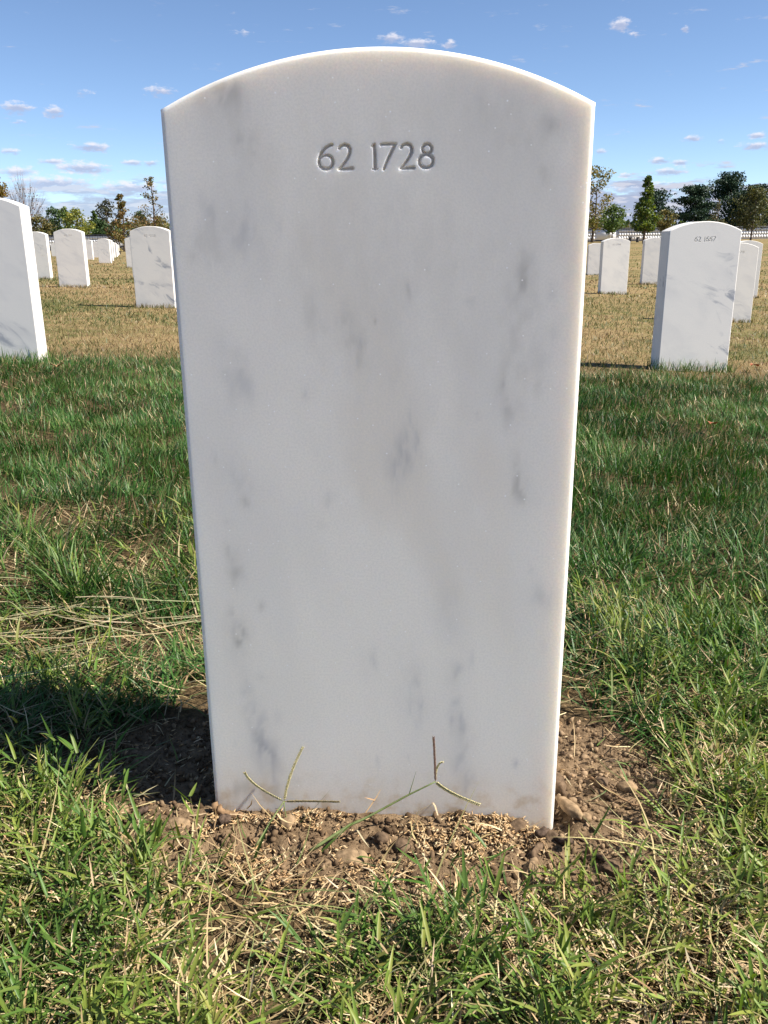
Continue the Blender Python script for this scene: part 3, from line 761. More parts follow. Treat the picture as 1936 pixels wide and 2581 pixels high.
# the far belt of woodland that closes the horizon
r_ = np.random.RandomState(99); n_ = 26000
bx_ = r_.uniform(-170, 190, n_); hh = 1.6 + 1.6 * vnoise(bx_, bx_ * 0 + 3, .12, 71) + .8 * vnoise(bx_, bx_ * 0, .6, 72)
hz_ = r_.rand(n_) ** .8 * hh; by_ = 128 + r_.normal(0, 2.5, n_)
cc_ = np.array(DG + MG + OL)[(np.clip(vnoise(bx_, hz_, .35, 73) * .9 + r_.rand(n_) * .25, 0, .999) * 10).astype(int)] * r_.uniform(.7, 1.2, (n_, 1))
tag(obj('far_woodland', leaf_mesh('far_woodland', np.stack([bx_, by_, hz_ + .3], -1), r_.uniform(.3, .6, n_), cc_, r_, M_LEAF)), 'low belt of distant green woodland behind the columbarium', 'woodland', kind='stuff')

# ------------------------------------------------------------------ flowers by the last stone of the file
fx_, fy_ = -17.42, 59.3
root = obj('flower_bouquet', None, None, (fx_, fy_, gz(fx_, fy_)))
tag(root, 'small yellow flower bouquet beside the last distant headstone of the left file', 'flowers')
mb_ = MB()
for k in range(6):
    mb_.tube([(0, 0, 0), (.04 * math.cos(k), .04 * math.sin(k), .14), (.09 * math.cos(k * 1.1), .09 * math.sin(k * 1.1), .26)], [.012, .01, .008], 4)
obj('stems', mb_.mesh('stems', simple('dark_stem', (.03, .03, .02))), root)
M_YEL = simple('yellow_petals', (.75, .62, .06), .6, .1)
for k in range(6):
    mb_ = MB(); c = np.array([.11 * math.cos(k * 1.1), .11 * math.sin(k * 1.1), .26 + .05 * (k % 3)])
    for j in range(7):
        an = j * .9; d = np.array([math.cos(an), math.sin(an), .4]); s_ = np.array([-math.sin(an), math.cos(an), 0])
        mb_.add([c, c + d * .04 + s_ * .025, c + d * .075, c + d * .04 - s_ * .025], [(0, 1, 2, 3)])
    obj('bloom', mb_.mesh('bloom', M_YEL), root)

# ------------------------------------------------------------------ soil: clods, chips, crumbs, seed
PH = (1 + 5 ** .5) / 2
ICO_V = np.array([(-1, PH, 0), (1, PH, 0), (-1, -PH, 0), (1, -PH, 0), (0, -1, PH), (0, 1, PH), (0, -1, -PH), (0, 1, -PH), (PH, 0, -1), (PH, 0, 1), (-PH, 0, -1), (-PH, 0, 1)]) / math.sqrt(1 + PH * PH)
ICO_F = np.array([(0, 11, 5), (0, 5, 1), (0, 1, 7), (0, 7, 10), (0, 10, 11), (1, 5, 9), (5, 11, 4), (11, 10, 2), (10, 7, 6), (7, 1, 8), (3, 9, 4), (3, 4, 2), (3, 2, 6), (3, 6, 8), (3, 8, 9), (4, 9, 5), (2, 4, 11), (6, 2, 10), (8, 6, 7), (9, 8, 1)])


def subdiv(V, F_):
    cache = {}; V = list(map(tuple, V)); out = []
    def mid(a, b):
        k = (min(a, b), max(a, b))
        if k not in cache:
            p = (np.array(V[a]) + V[b]) / 2; p /= np.linalg.norm(p); V.append(tuple(p)); cache[k] = len(V) - 1
        return cache[k]
    for a, b, c in F_:
        x, y, z = mid(a, b), mid(b, c), mid(c, a); out += [(a, x, z), (x, b, y), (z, y, c), (x, y, z)]
    return np.array(V), np.array(out)


I1V, I1F = subdiv(ICO_V, ICO_F); I2V, I2F = subdiv(I1V, I1F)


def clod_mesh(seed, sx, sy, sz, angular=.0):
    r_ = np.random.RandomState(seed); V = I2V.copy()
    if angular:      # chop with a few planes for broken faces
        for _ in range(7):
            d = r_.normal(size=3); d /= np.linalg.norm(d); h = r_.uniform(.45, .75); s_ = V @ d - h
            V = V - np.where(s_ > 0, s_, 0)[:, None] * d
    f = r_.uniform(1.5, 2.5)
    rad_ = 1 + .34 * (vnoise(V[:, 0] * 1.3 + V[:, 2] + seed, V[:, 1] * 1.3 - V[:, 2] * .7 + seed * 3, f, seed) - .5) + .14 * (vnoise(V[:, 0] + V[:, 2] * .8 + 9, V[:, 1] - V[:, 2], 6, seed + 1) - .5)
    rad_ = rad_ + .16 * (r_.rand(len(V)) - .5)
    return V * rad_[:, None] * np.array([sx, sy, sz])


def clod(label, x, y, sx, sy, sz, mat, seed, rz=0.0, ang=0.0, sink=.45, name='soil_clod', cat='clod', group='clods and stones in the bare soil'):
    V = clod_mesh(seed, sx, sy, sz, ang)
    o = obj(name, mesh_np(name, V, I2F, mat, False), None, (x, y, gz(x, y) + sz * (1 - 2 * sink) + .001), rz)
    return tag(o, label, cat, group)


clod('angular tan stone at the front edge of the soil, right of centre', .129, -.083, .0135, .011, .0135, M_CLOD, 3, .5, 1.0, .30, 'stone', 'stone')
clod('rounded tan clod among the seed at the foot of the stone, left of centre', -.091, -.017, .0085, .008, .0075, M_CLOD, 5)
clod('round brown pebble on the bare soil right of the stone', .222, .042, .0075, .007, .007, M_CLODDARK, 7)
clod('long tan clod lying against the right foot of the stone', .1815, .004, .0065, .019, .006, M_CLOD, 8, .45)
clod('blocky dark clod in the hollow at the right front corner', .158, -.030, .009, .007, .008, M_CLODDARK, 9, .2, 1.0)
clod('rough grey-brown clod just behind the angular tan stone', .141, -.052, .012, .008, .012, M_CLODDARK, 10, .9, 1.0)
clod('wide tan clod at the left front among grass stems', -.196, -.020, .014, .009, .008, M_CLOD, 11)
clod('half-buried tan clod in the seed, front centre', -.030, -.062, .016, .011, .008, M_CLOD, 12)
clod('round dark clod in the seeded strip, front centre', .016, -.046, .0085, .008, .007, M_CLODDARK, 13)
clod('dark clod left of the round one in the seeded strip', -.002, -.037, .007, .006, .006, M_CLODDARK, 14)
clod('small tan pebble right of the stone, low on the slope', .195, -.008, .006, .005, .005, M_CLOD, 15)
clod('dark lumpy clod touching the stone face near its right end', .128, -.018, .012, .008, .009, M_CLODDARK, 16, .3)
clod('pale tan lumps at the grass edge far right of the stone', .247, .036, .010, .008, .007, M_CLOD, 17)
clod('large brown clod against the right side of the stone', .178, .045, .008, .016, .012, M_CLODDARK, 18, .2)
clod('tan clod in the shade left of the stone', -.258, .004, .010, .008, .007, M_CLOD, 19)
clod('pale pebble left of the dark chips at the right front', .122, -.052, .006, .005, .0045, M_CLOD, 20)
clod('brown clod by the grass at the lower right of the soil', .205, -.075, .012, .010, .009, M_CLODDARK, 21, .2, 1.0)


def chip(label, x, y, L_, w_, t_, rz, tilt, seed, mat=M_CHIP, name='wood_chip'):
    r_ = np.random.RandomState(seed); nseg = 6; V = []; 
    for i in range(nseg + 1):
        u = -L_ / 2 + L_ * i / nseg; ww = w_ * (.55 + .45 * math.sin(math.pi * (i + .6) / (nseg + 1.2))) * r_.uniform(.8, 1.15); dz = r_.normal(0, t_ * .3)
        V += [(u, -ww / 2, dz - t_ / 2), (u, ww / 2, dz - t_ / 2), (u, ww / 2 * .8, dz + t_ / 2), (u, -ww / 2 * .8, dz + t_ / 2)]
    Q = [(4 * i + j, 4 * i + (j + 1) % 4, 4 * i + 4 + (j + 1) % 4, 4 * i + 4 + j) for i in range(nseg) for j in range(4)] + [(3, 2, 1, 0), (4 * nseg, 4 * nseg + 1, 4 * nseg + 2, 4 * nseg + 3)]
    o = obj(name, mesh_np(name, V, np.array(Q), mat), None, (x, y, gz(x, y) + .006), rz); o.rotation_euler = (0, tilt, rz)
    return tag(o, label, 'wood chip', 'bits of rotten wood in the soil')


chip('dark splinter of rotten wood standing at the right front corner', .166, -.043, .026, .007, .004, -1.1, -.5, 1)
chip('short dark wood chip lying beside the corner splinter', .150, -.030, .018, .008, .005, .6, .2, 2)
chip('dark wood chip half buried at the left foot of the stone', -.150, -.020, .020, .008, .006, 1.2, .6, 3)
chip('grey wood sliver in the soil at the lower right', .196, -.060, .020, .005, .003, 1.9, .3, 4)
chip('dark chip on the shaded soil left of the stone', -.232, -.004, .018, .006, .004, 1.4, .5, 5)


def twig(label, pts, r0, r1, mat=M_TWIG, name='twig', cat='twig'):
    P_ = np.array([(x, y, gz(x, y) + h) for x, y, h in pts]); t = np.linspace(0, 1, len(P_)); tt = np.linspace(0, 1, 14)
    Q = np.stack([np.interp(tt, t, P_[:, i]) for i in range(3)], -1); Q += rng.normal(0, r0 * .25, Q.shape)
    mb_ = MB(); mb_.tube(Q, np.linspace(r0, r1, 14), 6)
    return tag(obj(name, mb_.mesh(name, mat, True)), label, cat)


twig('knobbly tan root stub lying at the left front corner of the stone', [(-.166, .001, .008), (-.15, -.008, .006), (-.135, -.010, .004)], .0042, .003)
twig('thin curved twig on the soil right of the stone', [(.213, .055, .004), (.225, .028, .006), (.243, .010, .005), (.266, .004, .006)], .0013, .0009)
twig('short dark twig in front of the right corner', [(.168, -.02, .004), (.185, -.034, .005), (.197, -.043, .004)], .0011, .0008, M_CHIP)

M_DEADLEAF = simple('dead_leaf', (.30, .10, .05), .8, .3, 60)
M_TANLEAF = simple('tan_leaf', (.42, .27, .13), .8, .3, 60)


def fallen(label, x, y, s_, rz, mat):
    V = []; 
    for i in range(7):
        u = i / 6; w_ = math.sin(math.pi * min(1, u * .93 + .04)) * .42
        for j in (-1, 0, 1): V.append(((u - .5) * s_, j * w_ * s_, (.12 * abs(j) + .10 * math.sin(u * 5)) * s_))
    Q = [(3 * i + j, 3 * i + j + 1, 3 * i + j + 4, 3 * i + j + 3) for i in range(6) for j in (0, 1)]
    o = obj('fallen_leaf', mesh_np('fallen_leaf', V, np.array(Q), mat, True), None, (x, y, gz(x, y) + .035), rz)
    return tag(o, label, 'leaf')


fallen('red-brown fallen leaf on dry lawn right of the 62 1667 stone', 1.74, 3.32, .05, .4, M_DEADLEAF)
fallen('tan fallen leaf on green grass right of the leftmost headstone', -1.25, 2.62, .06, 1.9, M_TANLEAF)
fallen('brown fallen leaf in green grass below the 62 1667 stone', .95, 1.72, .035, .8, M_DEADLEAF)


def scatter_soil(N_, thr=.4, pad=0):
    x = rng.uniform(-.36, .36, N_ * 4); y = rng.uniform(-.18, .25, N_ * 4)
    k = (soil_mask(x, y) > thr) & ~on_stone(x, y, .002); return x[k][:N_], y[k][:N_]


# crumbs of earth
cx_, cy_ = scatter_soil(13000, .2); k = len(cx_)
sz_ = .0005 + .0034 * rng.rand(k) ** 7
J = 1 + rng.uniform(-.55, .45, (k, 12, 1))
Vv = ICO_V[None] * J * sz_[:, None, None] * rng.uniform(.55, 1.4, (k, 1, 3))
an = rng.rand(k) * 6.28; ca_, sa_ = np.cos(an), np.sin(an)
Vv = np.stack([Vv[..., 0] * ca_[:, None] - Vv[..., 1] * sa_[:, None], Vv[..., 0] * sa_[:, None] + Vv[..., 1] * ca_[:, None], Vv[..., 2]], -1)
Vv += np.stack([cx_, cy_, ground(cx_, cy_) + sz_ * .35], -1)[:, None]
Fc = (ICO_F[None] + 12 * np.arange(k)[:, None, None]).reshape(-1, 3)
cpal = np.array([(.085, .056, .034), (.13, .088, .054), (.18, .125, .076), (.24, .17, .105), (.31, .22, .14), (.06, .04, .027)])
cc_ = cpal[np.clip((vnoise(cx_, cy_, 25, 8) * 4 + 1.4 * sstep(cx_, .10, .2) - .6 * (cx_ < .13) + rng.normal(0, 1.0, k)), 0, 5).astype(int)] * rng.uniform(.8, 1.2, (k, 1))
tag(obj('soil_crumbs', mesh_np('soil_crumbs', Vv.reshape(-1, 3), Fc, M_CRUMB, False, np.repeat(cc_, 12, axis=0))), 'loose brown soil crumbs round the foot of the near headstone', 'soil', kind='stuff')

# grass seed sown on the soil
sx1 = rng.uniform(-.17, .15, 9000); sy1 = -.008 - .115 * rng.rand(9000) ** 1.3
keep = (soil_mask(sx1, sy1) > .2) & ~on_stone(sx1, sy1, .003) & (vnoise(sx1, sy1, 26, 12) > .34 + .36 * rng.rand(9000)); sx1, sy1 = sx1[keep], sy1[keep]
sx2, sy2 = scatter_soil(900, .3)
keep = (sx2 < -.15) | (rng.rand(len(sx2)) < .35); sx2, sy2 = sx2[keep], sy2[keep]
SX = np.concatenate([sx1[:1900], sx2]); SY = np.concatenate([sy1[:1900], sy2]); k = len(SX)
L_ = rng.uniform(.0055, .0092, k); wd = rng.uniform(.0007, .0010, k); an = rng.rand(k) * 6.283; ti = rng.normal(0, .25, k)
d = np.stack([np.cos(an) * np.cos(ti), np.sin(an) * np.cos(ti), np.sin(ti)], -1); s_ = np.stack([-np.sin(an), np.cos(an), np.zeros(k)], -1); up = np.cross(d, s_) * -1
c = np.stack([SX, SY, ground(SX, SY) + .0030 + np.abs(np.sin(ti)) * L_ * .4], -1)
ring_ = [s_ * 1.0, up * .8, -s_, -up * .8]
Vv = np.stack([c - d * L_[:, None] / 2] + [c + q * wd[:, None] for q in ring_] + [c + d * L_[:, None] / 2], 1)
tf = np.array([(0, 2, 1), (0, 3, 2), (0, 4, 3), (0, 1, 4), (5, 1, 2), (5, 2, 3), (5, 3, 4), (5, 4, 1)])
Fc = (tf[None] + 6 * np.arange(k)[:, None, None]).reshape(-1, 3)
cc_ = np.array([(.46, .30, .15), (.55, .39, .21), (.38, .24, .12), (.60, .47, .29)])[rng.randint(0, 4, k)] * rng.uniform(.8, 1.15, (k, 1))
tag(obj('grass_seed', mesh_np('grass_seed', Vv.reshape(-1, 3), Fc, M_SEED, True, np.repeat(cc_, 6, axis=0))), 'pale grass seed scattered over the bare soil at the foot of the stone', 'seed', kind='stuff')


# ------------------------------------------------------------------ grass
def blades(name, x, y, z, L, w, az, lean, curve, cb, ct, nseg=4, mat=M_GRASS, label=None, fold=0.0, twist=None, side_bend=None):
    N_ = len(x); th = lean.copy(); P_ = np.stack([x, y, z], -1).astype(float); a_ = az.copy()
    t = np.linspace(0, 1, nseg + 1); pts = [P_]
    for i in range(nseg):
        th_i = np.clip(lean + curve * (t[i] + t[i + 1]) / 2, -2.6, 2.6)
        if side_bend is not None: a_ = az + side_bend * t[i]
        dd = np.stack([np.sin(th_i) * np.cos(a_), np.sin(th_i) * np.sin(a_), np.cos(th_i)], -1)
        P_ = P_ + dd * (L / nseg)[:, None]; pts.append(P_)
    tw = az + np.pi / 2 + (twist if twist is not None else rng.normal(0, .5, N_))
    S = np.stack([np.cos(tw), np.sin(tw), np.zeros(N_)], -1)
    Vs = []; Cs = []; nper = 3 if fold else 2
    for i in range(nseg + 1):
        ww = w * (1 - t[i] ** 2.2) * (.75 + .25 * min(1, t[i] * 4)) + .00004
        c_ = cb + (ct - cb) * t[i]
        if fold:
            nn = np.stack([-np.cos(az), -np.sin(az), np.full(N_, .6)], -1)
            Vs += [pts[i] - S * ww[:, None] / 2, pts[i] - nn * (ww * fold)[:, None], pts[i] + S * ww[:, None] / 2]; Cs += [c_, c_ * 1.12, c_]
        else:
            Vs += [pts[i] - S * ww[:, None] / 2, pts[i] + S * ww[:, None] / 2]; Cs += [c_, c_]
    K = nper * (nseg + 1)
    V = np.stack(Vs, 1).reshape(-1, 3); C_ = np.stack(Cs, 1).reshape(-1, 3)
    q = []
    for i in range(nseg):
        for j in range(nper - 1):
            q.append((nper * i + j, nper * i + j + 1, nper * (i + 1) + j + 1, nper * (i + 1) + j))
    Fc = (np.array(q)[None] + K * np.arange(N_)[:, None, None]).reshape(-1, 4)
    return V, Fc, C_


def put_blades(name, parts, label, cat='grass', mat=M_GRASS):
    Vs, Fs, Cs, k = [], [], [], 0
    for V, F_, C_ in parts:
        Vs.append(V); Fs.append(F_ + k); Cs.append(C_); k += len(V)
    me = mesh_np(name, np.vstack(Vs), np.vstack(Fs), mat, True, np.vstack(Cs))
    return tag(obj(name, me), label, cat, kind='stuff')


def pal(cols, N_, jit=.22, bias=None):
    cols = np.array(cols); k = rng.randint(0, len(cols), N_) if bias is None else np.clip((bias * len(cols)).astype(int), 0, len(cols) - 1)
    return cols[k] * rng.uniform(1 - jit, 1 + jit, (N_, 1)) * rng.uniform(.93, 1.07, (N_, 3))


def view_ok(x, y, pad=1.12, extra=.12):
    d = y + .7117 + .35; return np.abs(x) < (.446 * d * pad + extra)


GREEN = [(.026, .072, .014), (.037, .102, .020), (.052, .134, .026), (.078, .170, .036), (.118, .195, .048)]
YEL = [(.17, .20, .06), (.22, .22, .08)]
DRY = [(.30, .21, .105), (.42, .31, .16), (.54, .42, .23), (.25, .17, .085), (.66, .54, .33)]
BARE = [(-.57, .80, .14), (-.80, .98, .16), (-.40, .62, .10), (-.33, .33, .12), (-.72, .42, .12), (.62, .95, .08), (-.55, .30, .10), (.50, 1.2, .07), (-1.2, 1.9, .15), (.36, .20, .07), (-.9, 1.45, .12), (-.35, 1.25, .08), (-1.35, 2.3, .12), (.95, 1.35, .08), (-.62, .58, .10)]


def bare_amt(x, y):
    b_ = np.zeros(x.shape)
    for bx0, by0, br in BARE: b_ = np.maximum(b_, 1 - sstep(np.hypot(x - bx0, (y - by0) * 1.3) / br + .5 * (vnoise(x, y, 11, 60) - .5), .55, 1.1))
    return b_


def sample(N_, y0, y1, xw, power=1.0):
    y = y0 + (y1 - y0) * rng.rand(N_) ** power; x = rng.uniform(-1, 1, N_) * xw(y); return x, y


# 1. the longer green turf behind the stone
parts = []; dparts = []
xw = lambda y: .446 * (y + 1.1) * 1.12 + .12
for (y0, y1, N_, Ls, ws, nseg) in ((.10, .75, 29000, (.026, .074), (.0014, .0029), 4), (.75, 1.6, 44000, (.028, .062), (.0016, .0029), 3), (1.6, 3.25, 72000, (.026, .050), (.0022, .0036), 2)):
    x, y = sample(N_, y0, y1, xw)
    s = soil_mask(x, y); ba = bare_amt(x, y)
    clump = vnoise(x, y, 9, 80); edge = 3.02 + .10 * (vnoise(x, y * 0, 3, 82) - .5) + .05 * x * -1 + .16 * (vnoise(x, y, 9, 83) - .5) + .10 * rng.randn(N_)
    keep = (rng.rand(N_) > s * 1.3) & (rng.rand(N_) > ba * .75) & (rng.rand(N_) < .45 + 1.1 * sstep(clump, .22, .55)) & ~on_stone(x, y, .006) & (y < edge) & ~((np.abs(x) < .24) & (y < .22))
    x, y, clump = x[keep], y[keep], clump[keep]; k = len(x)
    L = rng.uniform(*Ls, k) * (.50 + 1.0 * clump); w = rng.uniform(*ws, k)
    flow = vnoise(x, y, 6, 85) * 9.0 + vnoise(x, y, 2, 86) * 5
    az = np.where(rng.rand(k) < .6, flow + rng.normal(0, .6, k), rng.rand(k) * 6.283)
    near = 1 - sstep(y, .3, 1.0)
    lean = np.abs(rng.normal(.28, .25, k)) + near * rng.rand(k) * .55; curve = rng.gamma(2, .33, k) + near * .35
    z = ground(x, y) - .003
    bias = np.clip(1.1 * (vnoise(x, y, 5, 88) - .5) + .45 + .55 * (rng.rand(k) - .5), 0, .999)
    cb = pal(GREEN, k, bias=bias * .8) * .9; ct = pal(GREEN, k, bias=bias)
    dm = rng.rand(k) < (.06 + .08 * sstep(y, 2.2, 3.0)); dc = pal(DRY, k); cb[dm] = dc[dm] * .8; ct[dm] = dc[dm]
    tipdry = rng.rand(k) < .15; ct[tipdry] = ct[tipdry] * .5 + dc[tipdry] * .5
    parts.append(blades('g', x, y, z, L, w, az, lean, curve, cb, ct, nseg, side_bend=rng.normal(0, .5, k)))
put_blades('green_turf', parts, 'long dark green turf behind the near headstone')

# straw lying in and under the near turf
parts = []
for (y0, y1, N_) in ((-.30, .10, 15000), (.10, .9, 17000), (.9, 3.2, 14000)):
    x, y = sample(N_, y0, y1, xw); s = soil_mask(x, y); ba = bare_amt(x, y)
    keep = (rng.rand(N_) > s * .93) & ~on_stone(x, y, .012) & (rng.rand(N_) < np.where(y > .5, .16, .42) + ba + .30 * vnoise(x, y, 8, 90)); x, y, ba = x[keep], y[keep], ba[keep]; k = len(x)
    L = rng.uniform(.012, .055, k); w = rng.uniform(.0009, .0024, k); az = rng.rand(k) * 6.283
    lean = rng.uniform(1.05, 1.6, k); curve = rng.normal(0, .35, k)
    cb = pal(DRY, k); ct = pal(DRY, k); gm = rng.rand(k) < .25; gc = pal(GREEN, k); cb[gm] = gc[gm]; ct[gm] = gc[gm] * .6 + ct[gm] * .4
    parts.append(blades('s', x, y, ground(x, y) + rng.uniform(.001, .014, k) * (1 - .5 * ba), L, w, az, lean, curve, cb, ct, 3, side_bend=rng.normal(0, .6, k)))
N_ = 11000; x, y = sample(N_, -.30, .06, xw); s = soil_mask(x, y)
keep = (rng.rand(N_) > s * .96) & ~on_stone(x, y, .012) & (rng.rand(N_) < .15 + 1.1 * sstep(vnoise(x, y, 15, 92), .40, .62)); x, y = x[keep], y[keep]; k = len(x)
c_ = pal([(.55, .40, .22), (.64, .50, .30), (.46, .32, .17), (.70, .58, .38)], k)
parts.append(blades('s', x, y, ground(x, y) + rng.uniform(0, .024, k), rng.uniform(.007, .030, k), rng.uniform(.0009, .0024, k), rng.rand(k) * 6.283, rng.uniform(.6, 1.75, k), rng.normal(0, .3, k), c_ * .85, c_, 2))
put_blades('fallen_straw', parts, 'dry straw and clippings lying flat in the turf', 'straw', M_STRAW)


# 2. creeping grass in front of the stone: shoots with leaves set along each stem
def shoots(N_, xr, yr, keepf):
    x = rng.uniform(*xr, N_); y = rng.uniform(*yr, N_); kp = keepf(x, y) & ~on_stone(x, y, .02); x, y = x[kp], y[kp]; k = len(x)
    L = rng.uniform(.020, .078, k); az = rng.rand(k) * 6.283; lean = np.abs(rng.normal(.75, .40, k)); curve = rng.normal(-.35, .45, k)
    z = ground(x, y) - .002; out = []
    stem = pal([(.14, .17, .06), (.22, .22, .09), (.36, .30, .15), (.10, .13, .04)], k)
    out.append(blades('st', x, y, z, L, np.full(k, .0012), az, lean, curve, stem, stem, 4, twist=np.zeros(k)))
    tone = vnoise(x, y, 12, 95)
    for s_ in (.15, .32, .5, .66, .8, .93, 1.0):
        th = lean + curve * s_ / 2; px = x + np.sin(th) * np.cos(az) * L * s_; py = y + np.sin(th) * np.sin(az) * L * s_; pz = z + np.cos(th) * L * s_
        m_ = rng.rand(k) < .82; q = m_.sum()
        la = az[m_] + rng.choice([-1, 1], q) * rng.uniform(.2, 1.3, q); ll = rng.uniform(.016, .046, q) * (1.1 - .35 * s_); lw = rng.uniform(.0019, .0039, q)
        ln = np.clip(th[m_] * .6 + rng.uniform(.15, .9, q), 0, 1.75); lc = rng.normal(.35, .35, q)
        bias = np.clip(.5 * tone[m_] + .55 * rng.rand(q), 0, .999)
        cb = pal([(.062, .112, .020), (.088, .146, .027), (.118, .176, .034), (.160, .206, .045), (.21, .23, .064)], q, bias=bias); ct = cb * rng.uniform(.85, 1.2, (q, 1))
        cool = (tone[m_] < .46)[:, None]; cb = np.where(cool, cb * np.array([.74, .86, .82]), cb * np.array([1.08, 1.04, .95])); ct = cb * rng.uniform(.85, 1.25, (q, 1))
        dd = rng.rand(q) < .13 + .25 * (s_ < .3); dc = pal(DRY, q); cb[dd] = dc[dd]; ct[dd] = dc[dd]; lw[dd] *= .5; ll[dd] *= .8
        out.append(blades('lf', px[m_], py[m_], pz[m_], ll, lw, la, ln, lc, cb, ct, 4, fold=.18, twist=rng.normal(0, .35, q)))
    return out


two = []
fk = lambda x, y: (rng.rand(len(x)) > np.clip(soil_mask(x, y) * 3, 0, 1.03)) & (vnoise(x, y, 16, 97) > .34 + .22 * rng.rand(len(x)))
parts = shoots(2700, (-.44, .44), (-.30, .02), fk) + shoots(750, (.28, .62), (-.02, .5), fk) + shoots(420, (-.66, -.29), (.0, .26), fk) + shoots(260, (-.85, -.2), (.26, .8), fk)
p3 = [p for i, p in enumerate(parts)]
# different vertex strides join fine: every part carries its own faces
put_blades('creeping_grass', p3, 'bright green creeping grass with dry stems in front of the headstone')

# stiff single blades and longer stolons
k = 240; x = rng.uniform(-.42, .42, k); y = rng.uniform(-.28, .0, k); kp = (soil_mask(x, y) < .4); x, y = x[kp], y[kp]; k = len(x)
L = rng.uniform(.05, .14, k); az = rng.rand(k) * 6.283; cc_ = pal([(.45, .38, .19), (.36, .33, .15), (.20, .22, .08)], k)
put_blades('stolons', [blades('so', x, y, ground(x, y) + rng.uniform(.008, .03, k), L, rng.uniform(.0011, .0019, k), az, rng.uniform(1.1, 1.6, k), rng.normal(0, .3, k), cc_, cc_, 5, side_bend=rng.normal(0, .5, k))], 'pale runners creeping through the foreground grass', 'runner', M_STRAW)

# long pale dead stalks lying left of the stone
k = 46; x = rng.uniform(-.62, -.25, k); y = rng.normal(.36, .07, k); az = rng.choice([0, math.pi], k) + rng.normal(.1, .28, k); cc_ = pal([(.52, .44, .27), (.44, .38, .22), (.33, .32, .18)], k)
put_blades('dead_stalks', [blades('ds', x, y, ground(x, y) + rng.uniform(.015, .035, k), rng.uniform(.07, .19, k), rng.uniform(.0018, .0042, k), az, rng.uniform(1.4, 1.62, k), rng.normal(0, .12, k), cc_, cc_, 6, side_bend=rng.normal(0, .4, k))], 'long pale dead grass stalks lying left of the stone', 'dead grass', M_STRAW)

# coarse tufts
TUFT = [(-.45, .47, 60, .10), (-.50, .56, 40, .09), (.33, .25, 36, .07), (.46, .36, 44, .08), (-.30, .60, 30, .08), (.60, .50, 44, .09), (.40, .62, 36, .08), (-.36, .02, 26, .06), (.33, -.02, 26, .07), (-.62, .72, 40, .09)]
parts = []
for tx, ty, k, tl in TUFT:
    x = tx + rng.normal(0, .018, k); y = ty + rng.normal(0, .014, k); az = np.arctan2(y - ty, x - tx) + rng.normal(0, .5, k)
    cc_ = pal([(.04, .080, .018), (.058, .110, .025), (.085, .14, .034)], k)
    parts.append(blades('tf', x, y, ground(x, y), rng.uniform(.5, 1.1, k) * tl, rng.uniform(.0024, .0042, k), az, np.abs(rng.normal(.35, .22, k)), rng.uniform(.2, 1.2, k), cc_, cc_ * 1.2, 6, fold=.16))
put_blades('coarse_tufts', parts, 'coarse dark green grass tufts rising from the near turf')

# 3. the dry mown lawn beyond the green strip
parts = []
for (y0, y1, N_, Ls, ws, nseg, pw) in ((2.75, 5.0, 52000, (.018, .045), (.0024, .0044), 2, 1), (5.0, 9.5, 66000, (.02, .045), (.004, .0068), 2, 1), (9.5, 20, 40000, (.022, .05), (.010, .018), 2, 1.2), (20, 48, 26000, (.03, .07), (.025, .05), 1, 1.2)):
    x, y = sample(N_, y0, y1, xw, pw); edge = 3.0
    gp = .55 * vnoise(x, y, .9, 110) + .45 * vnoise(x, y, 4.5, 111)
    keep = ~on_stone(x, y, .01) & (y > edge - .25 * rng.rand(N_)) & (rng.rand(N_) < .55 + .6 * vnoise(x, y, 6, 112)); x, y, gp = x[keep], y[keep], gp[keep]; k = len(x)
    gprob = sstep(gp, .45, .62) * .80 + .08
    gm = rng.rand(k) < gprob
    dry_c = pal([(.17, .115, .056), (.24, .165, .082), (.31, .220, .115), (.39, .290, .155), (.115, .08, .042)], k)
    grn_c = pal([(.055, .075, .022), (.085, .105, .030), (.12, .13, .04), (.05, .085, .024)], k)
    c_ = np.where(gm[:, None], grn_c, dry_c)
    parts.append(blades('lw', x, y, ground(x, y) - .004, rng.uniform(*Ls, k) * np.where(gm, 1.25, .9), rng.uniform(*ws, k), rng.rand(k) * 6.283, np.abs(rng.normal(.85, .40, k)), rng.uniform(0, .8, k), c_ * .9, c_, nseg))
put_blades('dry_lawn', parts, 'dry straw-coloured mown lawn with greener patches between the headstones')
# longer grass left uncut against the feet of the stones
parts = []
for sx_, sy_, rz in STONES[1:]:
    if sy_ > 20: continue
    k = int(210 if sy_ < 5 else 120); u = rng.uniform(-.19, .19, k); v = rng.normal(-.022, .012, k); fl = rng.rand(k) < .2; v[fl] = rng.uniform(0, .1, fl.sum()); u[fl] = rng.choice([-.18, .18], fl.sum())
    x = sx_ + u * math.cos(rz) - v * math.sin(rz); y = sy_ + u * math.sin(rz) + v * math.cos(rz)
    kp = ~on_stone(x, y, .003); x, y = x[kp], y[kp]; k = len(x); near = sy_ < 5
    c_ = pal(GREEN[1:] if near else [(.10, .105, .035), (.16, .14, .05), (.26, .19, .09)], k)
    parts.append(blades('ft', x, y, ground(x, y) - .004, rng.uniform(.03, .085 if near else .06, k), rng.uniform(.0022, .004, k) * (1 if near else 1.9), rng.rand(k) * 6.283, np.abs(rng.normal(.25, .2, k)), rng.uniform(0, .8, k), c_ * .9, c_, 3))
put_blades('uncut_fringe', parts, 'uncut grass fringe along the feet of the other headstones')


